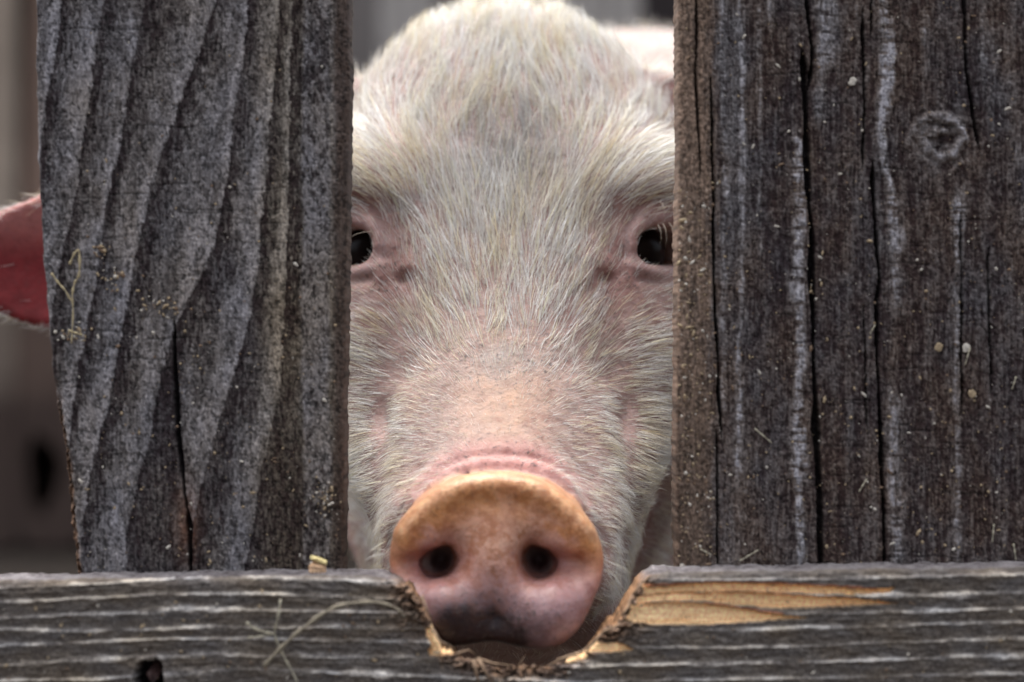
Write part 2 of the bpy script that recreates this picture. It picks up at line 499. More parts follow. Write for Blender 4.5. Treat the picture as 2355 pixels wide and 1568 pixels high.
# sculpt folds and wrinkles along the normals
def strokes(px, py, items):
    d = np.zeros(len(px))
    for pts, wd, amp in items:
        q = np.array(pts, float); best = np.full(len(px), 1e9)
        for a_, b_ in zip(q[:-1], q[1:]):
            v_ = b_ - a_; L2 = max(v_ @ v_, 1e-6)
            t_ = np.clip(((px - a_[0]) * v_[0] + (py - a_[1]) * v_[1]) / L2, 0, 1)
            best = np.minimum(best, (px - a_[0] - v_[0] * t_) ** 2 + (py - a_[1] - v_[1] * t_) ** 2)
        d += amp * np.exp(-best / wd ** 2)
    return d
spx = 1177 + PV[:, 0] / (K * (1 + PV[:, 1])); spy = 784 - PV[:, 2] / (K * (1 + PV[:, 1]))
su = 1161 + np.abs(spx - 1161)
front = (PV[:, 1] < 0.25) * (PN0[:, 1] < 0.3)
dsp = strokes(su, spy, [
    ([(1440, 590), (1440, 540), (1449, 505), (1467, 474), (1502, 456), (1560, 452), (1620, 470)], 10, -2.6),     # fold above the upper lid
    ([(1452, 640), (1446, 590), (1452, 540), (1470, 505)], 10, 1.2),                                               # lid ridge at the inner corner
    ([(1470, 640), (1520, 648), (1600, 640)], 10, -1.6), ([(1460, 618), (1520, 624), (1600, 618)], 10, 1.0),      # lower lid
    ([(1392, 632), (1404, 640)], 13, -3.0), ([(1380, 640), (1330, 700)], 22, -1.2),                                 # tear pit
    ([(1410, 480), (1400, 560), (1420, 620)], 22, -1.6),                                                            # hollow between brow and eye
    ([(1400, 660), (1390, 760), (1395, 860)], 40, -2.2),
    ([(1400, 440), (1480, 405), (1560, 400)], 38, 1.6),                                                             # brow
    ([(1436, 930), (1432, 1010), (1444, 1100), (1462, 1190)], 20, -1.6), ([(1392, 900), (1388, 1000), (1398, 1100), (1414, 1190)], 32, 1.5)])
# wrinkles over the snout
dsp += strokes(spx, spy, [
    ([(960, 1130), (1010, 1075), (1080, 1046), (1160, 1040), (1240, 1050), (1310, 1085), (1350, 1150)], 8, -1.6),
    ([(985, 1118), (1040, 1076), (1110, 1062), (1180, 1060), (1250, 1072), (1320, 1120)], 7, 1.0),
    ([(1000, 1128), (1060, 1090), (1130, 1078), (1180, 1076), (1260, 1094), (1310, 1130)], 6, -1.0),
    ([(1100, 1058), (1108, 1078)], 5, -0.9), ([(1150, 1054), (1152, 1076)], 5, -0.9), ([(1205, 1056), (1200, 1076)], 5, -0.9), ([(1245, 1064), (1238, 1084)], 5, -0.9), ([(1060, 1066), (1072, 1088)], 5, -0.9)]) * (PV[:, 1] > 0.004)
dm = (PV[:, 1] < 0.006)
dsp_d = strokes(spx, spy, [
    ([(925, 1222), (975, 1164), (1045, 1126), (1140, 1112), (1235, 1126), (1300, 1166), (1345, 1220)], 24, 2.0),   # rolled upper rim
    ([(960, 1238), (1010, 1190), (1070, 1160), (1140, 1150), (1210, 1160), (1275, 1200), (1310, 1240)], 26, -0.7),
    ([(1140, 1330), (1142, 1420)], 22, -1.4), ([(1010, 1356), (1050, 1400)], 34, 2.4), ([(1270, 1356), (1270, 1410)], 38, 2.6),
    ([(955, 1292), (985, 1294)], 16, -2.4), ([(1290, 1292), (1335, 1296)], 14, -2.4),
    ([(940, 1262), (1000, 1250), (1040, 1266)], 12, 1.3), ([(1215, 1262), (1260, 1248), (1330, 1264)], 12, 1.3)])
dsp = np.where(dm, dsp_d, dsp) * front
dsp += front * 0.35 * fbm(spx / 34., spy / 26., 310, 3) * (PV[:, 1] > 0.004)
PV = PV + PN0 * (dsp * 0.001)[:, None]
fn = np.cross(PV[PQ[:, 2]] - PV[PQ[:, 0]], PV[PQ[:, 3]] - PV[PQ[:, 1]])
PN = np.stack([sum(np.bincount(PQ[:, c_], fn[:, k], len(PV)) for c_ in range(4)) for k in range(3)], 1)
PN /= np.maximum(np.linalg.norm(PN, axis=1), 1e-9)[:, None]
vx, vy, vz = PV[:, 0], PV[:, 1], PV[:, 2]
# photo coordinates of the surface points, used as a map for markings and hair
ppx = 1177 + vx / (K * (1 + vy)); ppy = 784 - vz / (K * (1 + vy))
head_m = 1 - sst(0.26, 0.34, vy)

def gauss(px, py, cx, cy, rx, ry):
    return np.exp(-(((px - cx) / rx) ** 2 + ((py - cy) / ry) ** 2))

col = np.tile(np.array([0.33, 0.228, 0.205]), (len(PV), 1))
col = mixc(col, [0.30, 0.255, 0.25], np.exp(-((ppx - 1165) / 150.) ** 2 - ((ppy - 360) / 120.) ** 2) * 0.75)
col = mixc(col, [0.40, 0.33, 0.30], sst(0.25, 0.4, vy) * 0.9)                        # body a little paler
u_ = np.abs(ppx - 1160)
# nose bridge: tan, dusty
col = mixc(col, [0.37, 0.235, 0.168], gauss(ppx, ppy, 1155, 920, 135, 140) * 0.95 * (1 + 0.35 * fbm(ppx / 26., ppy / 26., 350, 3)) * head_m)
# reddened round the eyes
col = mixc(col, [0.27, 0.14, 0.125], np.clip(gauss(u_, ppy, 265, 610, 70, 100) + gauss(u_, ppy, 350, 470, 90, 60) + gauss(u_, ppy, 250, 650, 40, 40), 0, 1) * 0.75 * head_m)
col = mixc(col, [0.30, 0.185, 0.175], sst(250, 380, u_) * sst(650, 800, ppy) * 0.6 * head_m)
# snout disc
disc_m = sst(0.0075, 0.0035, vy - 0.10 * (vz - DZ)) * (vy < 0.03)
th = np.arctan2(vz - DZ, vx - DX); Rv = np.interp(th, fa, fr); fd = np.sqrt((vx - DX) ** 2 + (vz - DZ) ** 2) - Rv
col = mixc(col, [0.46, 0.235, 0.205], disc_m)
col = mixc(col, [0.46, 0.22, 0.20], sst(0.006, 0.012, vy) * (1 - sst(0.022, 0.032, vy)) * gauss(ppx, ppy, 1160, 1080, 330, 90) * 0.8)
rim = disc_m * np.exp(-((fd + 0.0045) / 0.0072) ** 2) * sst(-0.022, 0.012, vz - DZ)
bn = fbm(ppx / 30., ppy / 30., 320, 4)
inn = disc_m * np.exp(-((fd + 0.013) / 0.006) ** 2) * sst(-0.012, 0.014, vz - DZ)
col = mixc(col, [0.46, 0.165, 0.045], np.clip(inn * sst(-0.15, 0.35, bn) * 0.85, 0, 1))
col = mixc(col, [0.60, 0.26, 0.085], np.clip(rim * 0.9 * (1 + 0.3 * bn), 0, 1))
col = mixc(col, [0.62, 0.40, 0.23], disc_m * np.exp(-((fd + 0.001) / 0.004) ** 2) * sst(-0.005, 0.02, vz - DZ) * 0.8)  # pale highlight painted along the outer upper rim
col = mixc(col, [0.52, 0.32, 0.20], disc_m * gauss(ppx, ppy, 1150, 1230, 120, 90) * 0.6)
col = mixc(col, [0.50, 0.22, 0.08], disc_m * gauss(ppx, ppy, 1140, 1165, 190, 50) * 0.55)
col = mixc(col, [0.36, 0.235, 0.25], disc_m * sst(1290, 1400, ppy) * 0.8)
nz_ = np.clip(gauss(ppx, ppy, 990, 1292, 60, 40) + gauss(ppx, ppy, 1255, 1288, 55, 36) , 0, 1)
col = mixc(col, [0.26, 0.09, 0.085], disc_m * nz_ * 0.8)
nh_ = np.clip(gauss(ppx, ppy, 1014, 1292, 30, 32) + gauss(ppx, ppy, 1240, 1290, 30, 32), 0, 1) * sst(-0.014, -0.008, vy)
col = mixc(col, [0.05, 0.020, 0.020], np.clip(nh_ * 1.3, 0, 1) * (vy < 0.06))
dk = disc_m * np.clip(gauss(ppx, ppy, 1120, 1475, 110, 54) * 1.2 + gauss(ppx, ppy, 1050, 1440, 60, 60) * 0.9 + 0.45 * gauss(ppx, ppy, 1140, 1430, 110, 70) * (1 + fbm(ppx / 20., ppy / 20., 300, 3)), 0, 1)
col = mixc(col, [0.026, 0.015, 0.017], np.clip(dk * 1.2, 0, 1))  # mud on the lower disc, with shade painted in as well
# lids
col = mixc(col, [0.36, 0.25, 0.24], np.clip(np.exp(-((np.hypot((u_ - 352) / 1.15, (ppy - 560)) - 64) / 14.) ** 2), 0, 1) * 0.6 * head_m * (vy < 0.2))
# hoof
col = mixc(col, [0.10, 0.08, 0.07], sst(-0.455, -0.475, vz))
# grey grime on forehead and above the bridge
gr = gauss(ppx, ppy, 1185, 370, 110, 70) * 0.7 + gauss(ppx, ppy, 1090, 420, 50, 35) * 0.4 + gauss(ppx, ppy, 1170, 828, 110, 42) * 0.6 * (1 + 0.8 * fbm(ppx / 22., ppy / 22., 330, 3)) + gauss(u_, ppy, 150, 940, 40, 110) * 0.25
col = mixc(col, [0.22, 0.20, 0.19], np.clip(gr, 0, 1) * head_m)
# ears
earm = sst(0.125, 0.16, np.abs(vx)) * (vy < 0.27) * (vy > 0.15)
col = mixc(col, [0.46, 0.19, 0.175], earm)
vein = np.exp(-(np.abs(fbm(vx * 45., vz * 60., 340, 3)) / 0.06) ** 2)
col = mixc(col, [0.30, 0.07, 0.08], earm * vein * 0.5)
col = mixc(col, [0.20, 0.016, 0.019], earm * sst(0.085, 0.045, vz) * sst(0.2, -0.2, PN[:, 1]))  # lower inner ear painted deep red for its backlit shade
col = mixc(col, [0.48, 0.26, 0.23], sst(0.085, 0.1, np.abs(vx)) * sst(0.17, 0.19, vy) * (1 - earm) * head_m * 0.7)

dirt = np.clip(0.25 + gauss(ppx, ppy, 1160, 830, 190, 70) + gauss(u_, ppy, 255, 640, 60, 90) + disc_m * gauss(ppx, ppy, 1130, 1420, 180, 60) + gauss(ppx, ppy, 1160, 1050, 260, 50) * 0.8 + gauss(ppx, ppy, 1160, 380, 140, 90) * 0.7, 0, 1) * head_m
stain = disc_m * np.clip(gauss(ppx, ppy, 1140, 1250, 170, 120) + 0.55 * rim, 0, 1)

M_SKIN = mat_skin(); M_HAIR = mat_hair(); M_EYE = mat_eye()
PVw = PV + np.array([0, 0, ZC])
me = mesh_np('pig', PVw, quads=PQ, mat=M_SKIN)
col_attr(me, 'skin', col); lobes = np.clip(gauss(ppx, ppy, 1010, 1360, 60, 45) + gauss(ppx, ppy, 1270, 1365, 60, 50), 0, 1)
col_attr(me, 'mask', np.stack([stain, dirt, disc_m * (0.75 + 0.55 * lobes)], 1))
pig = empty('pig', (0.12, 0.85, 0.0))
tag(pig, 'pink pig with white bristles peering through the gap between two fence planks', 'pig')
keep(obj('body', me), pig)

# eyes
def eyeball(sg):
    xm = float(xmid(np.array([EY[1]]))[0])
    bm = bmesh.new()
    bmesh.ops.create_uvsphere(bm, u_segments=32, v_segments=20, radius=0.0175)
    d = Vector((sg * dn[0], dn[1], dn[2]))
    for v in bm.verts:                                    # slight corneal bulge
        t = max(0.0, v.co.normalized().dot(d))
        v.co *= 1 + 0.07 * max(0.0, (t - 0.8) / 0.2) ** 1.5
    for f in bm.faces: f.smooth = True
    m_ = bpy.data.meshes.new('eye'); bm.to_mesh(m_); bm.free(); m_.materials.append(M_EYE)
    o = obj('eye', m_); o.location = (xm + sg * (EY[0] - 0.0085), EY[1] + 0.0085, EY[2] - 0.0005 + ZC)
    keep(o, pig)
for sg in (-1, 1): eyeball(sg)
# ------------------------------------------------------------------ bristles, groomed along a direction field
# (distance from the midline, height in the photo) : outward, up, density, length mm
GROOM = np.array([
 (0, 30, 0.0, 1.0, 1.0, 24), (150, 40, 0.25, 1.0, 1.0, 24), (300, 90, 0.55, 0.9, 0.9, 24), (380, 180, 0.85, 0.6, 0.6, 22),
 (0, 150, -0.02, 1.0, 1.0, 28), (110, 160, -0.20, 1.0, 0.9, 27), (230, 180, -0.02, 1.0, 0.7, 24), (330, 240, 0.45, 0.9, 0.6, 24),
 (0, 270, 0.0, 1.0, 0.5, 28), (90, 280, -0.28, 1.0, 0.7, 28), (200, 290, 0.10, 1.0, 0.8, 28), (290, 320, 0.55, 0.85, 0.9, 30), (370, 340, 0.95, 0.5, 1.0, 32),
 (0, 370, 0.0, 1.0, 0.28, 22), (80, 380, 0.05, 1.0, 0.5, 26), (170, 380, 0.35, 0.95, 0.9, 28), (260, 400, 0.75, 0.7, 1.0, 30), (350, 400, 1.0, 0.22, 1.0, 32),
 (0, 470, 0.0, 1.0, 1.0, 26), (90, 480, 0.20, 1.0, 1.0, 28), (180, 470, 0.40, 0.95, 1.0, 28), (250, 460, 0.65, 0.8, 1.0, 28), (330, 450, 1.0, 0.15, 0.8, 22),
 (0, 580, 0.0, 1.0, 1.0, 25), (100, 580, 0.14, 1.0, 1.0, 25), (190, 570, 0.25, 1.0, 0.95, 22), (240, 560, 0.35, 0.95, 0.45, 13), (300, 540, 0.5, 0.8, 0.08, 6), (350, 560, 0.7, 0.6, 0.03, 4),
 (0, 680, 0.0, 1.0, 1.0, 24), (100, 680, 0.22, 1.0, 1.0, 24), (180, 680, 0.38, 0.95, 0.9, 21), (240, 650, 0.5, 0.8, 0.3, 11), (300, 650, 0.7, 0.5, 0.12, 8),
 (0, 750, 0.0, 1.0, 0.8, 20), (110, 755, 0.38, 1.0, 0.8, 20), (190, 760, 0.65, 0.8, 0.7, 18), (270, 740, 0.85, 0.5, 0.45, 16), (350, 700, 1.0, 0.2, 0.5, 16),
 (0, 820, 0.0, 1.0, 0.25, 9), (100, 840, 0.5, 0.9, 0.55, 12), (180, 840, 0.8, 0.6, 0.85, 16), (270, 830, 0.95, 0.3, 0.8, 18), (360, 800, 1.0, 0.05, 0.9, 20),
 (0, 930, 0.0, 1.0, 0.10, 5), (90, 930, 0.7, 0.7, 0.30, 8), (170, 940, 0.95, 0.35, 0.95, 14), (260, 940, 1.0, 0.12, 0.95, 18), (360, 930, 1.0, -0.1, 1.0, 21),
 (0, 1010, 0.0, 1.0, 0.06, 4), (110, 1020, 0.9, 0.3, 0.45, 9), (190, 1030, 1.0, 0.12, 1.0, 15), (270, 1050, 1.0, 0.05, 1.0, 18), (360, 1050, 1.0, -0.15, 1.0, 21),
 (0, 1070, 0.2, 1.0, 0.0, 3), (230, 1120, 1.0, 0.0, 0.8, 13), (310, 1150, 1.0, -0.15, 1.0, 18), (380, 1180, 0.95, -0.35, 1.0, 22),
 (270, 1240, 0.95, -0.25, 0.9, 14), (340, 1270, 0.9, -0.5, 1.0, 20), (290, 1350, 0.8, -0.65, 1.0, 18), (240, 1450, 0.6, -0.8, 0.8, 14), (100, 1540, 0.2, -1.0, 0.6, 12),
], float)
vis = (PN[:, 1] < 0.55) | (vz > 0.12)
face_c = PV[PQ].mean(1); area = 0.5 * np.linalg.norm(np.cross(PV[PQ[:, 2]] - PV[PQ[:, 0]], PV[PQ[:, 3]] - PV[PQ[:, 1]]), axis=1)

def groom(px, py):
    u = np.abs(px - (1160 - 20 * sst(700, 1200, py))); sg = np.sign(px - 1160)
    w = np.exp(-((u[:, None] - GROOM[None, :, 0]) ** 2 + (py[:, None] - GROOM[None, :, 1]) ** 2) / (62.0 ** 2)) + 1e-9
    w /= w.sum(1, keepdims=True)
    g = w @ GROOM[:, 2:]
    return g, sg

def strands(P, N, D, L, lift, curl, rad, segs=4, spread=0.12):
    """verts and quads for three-sided tapering bristles; P roots, D flow, all (n,3)"""
    n = len(P)
    T = D - N * np.sum(D * N, 1, keepdims=True); T /= np.maximum(np.linalg.norm(T, axis=1), 1e-6)[:, None]
    T = T + rng.normal(0, spread, (n, 3)); T -= N * np.sum(T * N, 1, keepdims=True)
    T /= np.maximum(np.linalg.norm(T, axis=1), 1e-6)[:, None]
    side = np.cross(N, T)
    bend = rng.normal(0, 0.22, n)[:, None]
    pts = [P - N * 0.0008]; p = P - N * 0.0008
    for i in range(segs):
        f = (i + 0.5) / segs
        up = lift * (1 - f * curl)
        d = T * np.cos(up)[:, None] + N * np.sin(up)[:, None] + side * bend * (f - 0.3)
        d /= np.linalg.norm(d, axis=1)[:, None]
        p = p + d * (L / segs)[:, None]
        pts.append(p)
    pts = np.stack(pts, 1)                        # n, segs+1, 3
    r = rad[:, None] * np.array([1.0, 1.0, 0.9, 0.7, 0.28, 0.2][:segs] + [0.12])[None, :]
    tn = np.gradient(pts, axis=1); tn /= np.maximum(np.linalg.norm(tn, axis=2, keepdims=True), 1e-9)
    tw = rng.normal(0, 0.45, n)[:, None, None]
    A = np.cross(tn, np.broadcast_to(N[:, None, :], tn.shape)); A /= np.maximum(np.linalg.norm(A, axis=2, keepdims=True), 1e-9)
    Bv = np.cross(A, tn)
    A, Bv = A * np.cos(tw) + Bv * np.sin(tw), Bv * np.cos(tw) - A * np.sin(tw)
    V = []
    for ka, kb in ((1.0, 0.3), (-1.0, 0.3), (0.0, -0.8)):       # broad side outwards
        V.append(pts + (A * ka + Bv * kb) * r[:, :, None])
    V = np.stack(V, 2)                            # n, segs+1, 3, 3
    base = (np.arange(n) * (segs + 1) * 3)[:, None, None]
    i = np.arange(segs)[None, :, None] * 3; k = np.arange(3)[None, None, :]; k2 = (k + 1) % 3
    Q = np.stack(np.broadcast_arrays(base + i + k, base + i + k2, base + i + 3 + k2, base + i + 3 + k), -1).reshape(-1, 4)
    return V.reshape(-1, 3), Q

def scatter(weight, n):
    p = np.maximum(weight, 0) * area; p /= p.sum()
    fi = rng.choice(len(PQ), n, p=p)
    uv = rng.random((n, 2)); a, b = uv[:, :1], uv[:, 1:]
    q = PQ[fi]
    P = (PV[q[:, 0]] * (1 - a) + PV[q[:, 1]] * a) * (1 - b) + (PV[q[:, 3]] * (1 - a) + PV[q[:, 2]] * a) * b
    N = (PN[q[:, 0]] * (1 - a) + PN[q[:, 1]] * a) * (1 - b) + (PN[q[:, 3]] * (1 - a) + PN[q[:, 2]] * a) * b
    N /= np.linalg.norm(N, axis=1)[:, None]
    return P, N

def hair_object(name, P, N, D, L, lift, curl, rad, colr, segs=4, spread=0.12, label=None):
    V, Q = strands(P, N, D, L, lift, curl, rad, segs, spread)
    V[:, 2] += ZC
    m_ = mesh_np(name, V, quads=Q, mat=M_HAIR, smooth=False)
    col_attr(m_, 'hair', np.repeat(colr, (segs + 1) * 3, axis=0))
    o = keep(obj(name, m_), pig)
    o['kind'] = 'stuff'
    return o

def hair_colour(n, base=(0.92, 0.90, 0.865)):
    c = np.tile(np.array(base), (n, 1)) * rng.uniform(0.80, 1.08, n)[:, None]
    yl = rng.random(n) < 0.2
    c[yl] *= np.array([1.0, 0.95, 0.80])
    return np.clip(c, 0, 0.9)

# face
fpx = 1177 + face_c[:, 0] / (K * (1 + face_c[:, 1])); fpy = 784 - face_c[:, 2] / (K * (1 + face_c[:, 1]))
g, _ = groom(fpx, fpy)
fth = np.arctan2(face_c[:, 2] - DZ, face_c[:, 0] - DX)
fdist = np.sqrt((face_c[:, 0] - DX) ** 2 + (face_c[:, 2] - DZ) ** 2) - np.interp(fth, fa, fr)
on_disc = (face_c[:, 1] - 0.10 * (face_c[:, 2] - DZ) < 0.0065) & (face_c[:, 1] < 0.03) & (fdist < 0.004)
on_disc |= (fdist < -0.004) & (face_c[:, 1] < 0.045)
fm = (1 - sst(0.23, 0.30, face_c[:, 1])) * (np.abs(face_c[:, 0]) < 0.125) * (~on_disc)
fvis = (PN[PQ].mean(1)[:, 1] < 0.45) | (face_c[:, 2] > 0.15)
gap = (fpx > 735) & (fpx < 1615) & (fpy > -60)
wgt = np.clip(g[:, 2], 0, 1.2) * (1 + 0.35 * sst(680, 800, fpy)) * (1 - 0.8 * sst(1380, 1500, fpy)) * (1 + 0.45 * (sst(215, 330, np.abs(fpx - 1160)) * sst(620, 720, fpy))) * fm * fvis * gap
# patchy growth
wgt *= np.clip(1 + 0.45 * fbm(fpx / 38.0, fpy / 38.0, 5, 3), 0.3, 1.6)
NH = 74000
P, N = scatter(wgt, NH)
hpx = 1177 + P[:, 0] / (K * (1 + P[:, 1])); hpy = 784 - P[:, 2] / (K * (1 + P[:, 1]))
g, sg = groom(hpx, hpy)
cl = np.stack([fbm(hpx / 26.0, hpy / 26.0, 21, 2), fbm(hpx / 26.0, hpy / 26.0, 33, 2)], 1)     # clumps lean together
D = np.stack([g[:, 0] * sg + 0.42 * cl[:, 0], np.zeros(NH), g[:, 1] + 0.2 * cl[:, 1]], 1)
L = g[:, 3] * 0.001 * rng.uniform(0.45, 1.15, NH) * (1 - 0.18 * sst(780, 900, hpy))
hc = hair_colour(NH)
yl = np.clip(fbm(hpx / 45., hpy / 70., 41, 3) * 1.3, 0, 1)[:, None]; hc = hc * (1 - yl * np.array([[0.02, 0.07, 0.20]]))
gy2 = (np.exp(-((hpx - 1175) / 120.) ** 2 - ((hpy - 350) / 90.) ** 2) * rng.uniform(0, 0.6, NH))[:, None]; hc = hc * (1 - gy2)
lift = np.clip(0.30 + 0.14 * cl[:, 1] + rng.normal(0, 0.12, NH), 0.08, 0.9)
hair_object('bristles', P, N, D, L, lift, 0.75, rng.uniform(0.00008, 0.00017, NH) * np.where(rng.random(NH) < 0.2, 1.6, 1.0) * np.clip(L / 0.02, 0.55, 1.05) * (1 - 0.15 * sst(760, 900, hpy)), hc, 3, 0.11)

# short downy coat on the whole face
NF = 10000
P, N = scatter(fm * fvis * gap * np.clip(0.25 + g[:, 2].mean() * 0 + np.clip(groom(fpx, fpy)[0][:, 2], 0, 1), 0.15, 1), NF)
hpx = 1177 + P[:, 0] / (K * (1 + P[:, 1])); hpy = 784 - P[:, 2] / (K * (1 + P[:, 1]))
g, sg = groom(hpx, hpy)
D = np.stack([g[:, 0] * sg, np.zeros(NF), g[:, 1]], 1)
hair_object('down', P, N, D, rng.uniform(0.003, 0.008, NF), rng.uniform(0.15, 0.7, NF), 0.6, np.full(NF, 0.00008), hair_colour(NF, (0.72, 0.66, 0.58)), 2, 0.25)

# ears: fringe along the edges and sparse down
ear_w = sst(0.12, 0.15, np.abs(face_c[:, 0])) * (face_c[:, 1] < 0.27) * (face_c[:, 1] > 0.15) * (face_c[:, 2] > -0.05) * (face_c[:, 2] < 0.2)
ez_ = np.interp(np.abs(face_c[:, 0]), [p[0] for p in EAR['zc']], [p[1] for p in EAR['zc']]); eh_ = np.interp(np.abs(face_c[:, 0]), [p[0] for p in EAR['hw']], [p[1] for p in EAR['hw']])
eq = np.abs(face_c[:, 2] - ez_) / np.maximum(eh_, 0.004)
NE = 2600
P, N = scatter(ear_w * (0.02 + 2.2 * (eq > 0.86)), NE)
D = np.stack([np.sign(P[:, 0]) * 0.9, rng.normal(0, 0.2, NE), -0.35 + 0 * P[:, 0]], 1)
hair_object('ear_fringe', P, N, D, rng.uniform(0.004, 0.015, NE), rng.uniform(0.15, 0.7, NE), 0.7, np.full(NE, 0.00012), hair_colour(NE), 3, 0.2)

# crown and back
NB = 9000
P, N = scatter((face_c[:, 1] > 0.24) * (face_c[:, 2] > -0.28) * (1.0 + 5.0 * (face_c[:, 2] > 0.1)) * (1 - ear_w), NB)
D = np.stack([rng.normal(0, 0.25, NB), np.ones(NB), -0.3 + 0 * P[:, 0]], 1)
hair_object('back_bristles', P, N, D, rng.uniform(0.018, 0.034, NB), rng.uniform(0.2, 0.6, NB), 0.7, np.full(NB, 0.00022), hair_colour(NB, (0.60, 0.56, 0.51)), 3, 0.15)

# eyelashes and long brow bristles
def lash(points, r=0.00016):
    return tube(points, [r * f for f in (1, 1, 0.85, 0.6, 0.25)][:len(points)], 5)
def bez(a, b, c, n=5):
    a, b, c = Vector(a), Vector(b), Vector(c)
    return [a * (1 - t) ** 2 + b * 2 * t * (1 - t) + c * t * t for t in [i / (n - 1) for i in range(n)]]
def lashes(name, curves):
    V = []; Fc = []
    for q in curves:
        v, f = lash(bez(*[W(*p) for p in q]))
        Fc += [tuple(i + len(V) for i in ff) for ff in f]; V += v
    m_ = py_mesh(name, V, Fc, M_HAIR)
    col_attr(m_, 'hair', np.tile(np.array([0.82, 0.76, 0.66]), (len(V), 1)))
    o = keep(obj(name, m_), pig); o['kind'] = 'stuff'
lashes('eyelashes', [
  ((880, 536, .126), (836, 524, .121), (800, 548, .126)), ((898, 628, .121), (856, 640, .112), (836, 688, .119))])
lashes('eyelashes', [
  ((1512, 516, .126), (1524, 530, .121), (1518, 562, .125)), ((1524, 514, .126), (1536, 530, .121), (1530, 566, .125)), ((1538, 512, .127), (1552, 526, .121), (1548, 558, .125)), ((1550, 512, .127), (1566, 530, .121), (1562, 562, .125)),
  ((1500, 480, .13), (1530, 470, .124), (1590, 478, .13)), ((1480, 502, .13), (1520, 478, .124), (1590, 492, .13)), ((1515, 462, .13), (1530, 470, .122), (1527, 498, .126))])
# ------------------------------------------------------------------ weathered wood
def mat_wood():
    t = NT('weathered_wood')
    a = t.attr('wood')
    v = t.coords((1, 1, 0.45)); n1 = t.noise(1100, 3, 0.65, v)
    m = t.ramp(n1.outputs['Fac'], [(0.28, (0.45, 0.43, 0.43)), (0.5, (1, 1, 1)), (0.72, (1.55, 1.52, 1.48))])
    c = t.mix(1.0, t.mix(1.0, a.outputs['Color'], (1.55, 1.52, 1.50), 'MULTIPLY'), m, 'MULTIPLY')
    t.lk(c, t.b.inputs['Base Color'])
    t.set(Roughness=0.88, Specular_IOR_Level=0.22)
    t.bump(n1.outputs['Fac'], 0.35, 0.0005)
    return t.m
M_WOOD = mat_wood()

def pl(pts, x):
    p = np.array(pts, float)
    return np.interp(x, p[:, 0], p[:, 1])

def spaced(segs):
    out = [segs[0][0]]
    for a, b, h in segs:
        n = max(1, int(round((b - a) / h))); out += list(np.linspace(a, b, n + 1)[1:])
    return np.array(out, float)

def grid_board(name, X3, Y3, Z3, colr, parent):
    """closed strip: rows run round the section (front, top, back, bottom), columns along it; last row joins the first"""
    R, C = X3.shape
    V = np.stack([X3, Y3, Z3], -1).reshape(-1, 3)
    r = np.arange(R)[:, None]; c = np.arange(C - 1)[None, :]
    r2 = (r + 1) % R
    Q = np.stack(np.broadcast_arrays(r * C + c, r * C + c + 1, r2 * C + c + 1, r2 * C + c), -1).reshape(-1, 4)
    me = mesh_np(name, V, quads=Q, mat=M_WOOD)
    bm = bmesh.new(); bm.from_mesh(me)                         # end caps
    bm.verts.ensure_lookup_table()
    for cc in (0, C - 1):
        try:
            bm.faces.new([bm.verts[i * C + cc] for i in range(R)])
        except ValueError:
            pass
    bmesh.ops.recalc_face_normals(bm, faces=bm.faces)
    bm.to_mesh(me); bm.free()
    col_attr(me, 'wood', colr.reshape(-1, 3))
    return keep(obj(name, me), parent)

GREY = s2l([127, 126, 131]); MID = s2l([91, 89, 91]); DARK = s2l([40, 33, 36]); BRN = s2l([84, 69, 60]); BLACK = s2l([26, 20, 24])
TAN = s2l([132, 113, 99]); PALE = s2l([174, 174, 175])

def crack_depth(px, py, pts, width, seed):
    """signed profile 0..1 of a split following pts (py, px)"""
    p = np.array(pts, float); o = np.argsort(p[:, 0]); p = p[o]
    cx = np.interp(py, p[:, 0], p[:, 1]) + 1.6 * vnoise(py / 90.0, py * 0 + seed, seed) + 0.7 * vnoise(py / 11.0, py * 0 + seed, seed + 1)
    w = width * (0.7 + 0.45 * vnoise(py / 70.0, py * 0 + 3.3, seed + 2))
    ends = sst(p[0, 0] - 1, p[0, 0] + 45, py) * (1 - sst(p[-1, 0] - 45, p[-1, 0] + 1, py))
    w = np.maximum(w * ends, 0.01)
    d = np.abs(px - cx)
    return np.where(ends > 0, 1 - sst(w * 0.55, w * 1.1 + 1.2, d), 0.0)

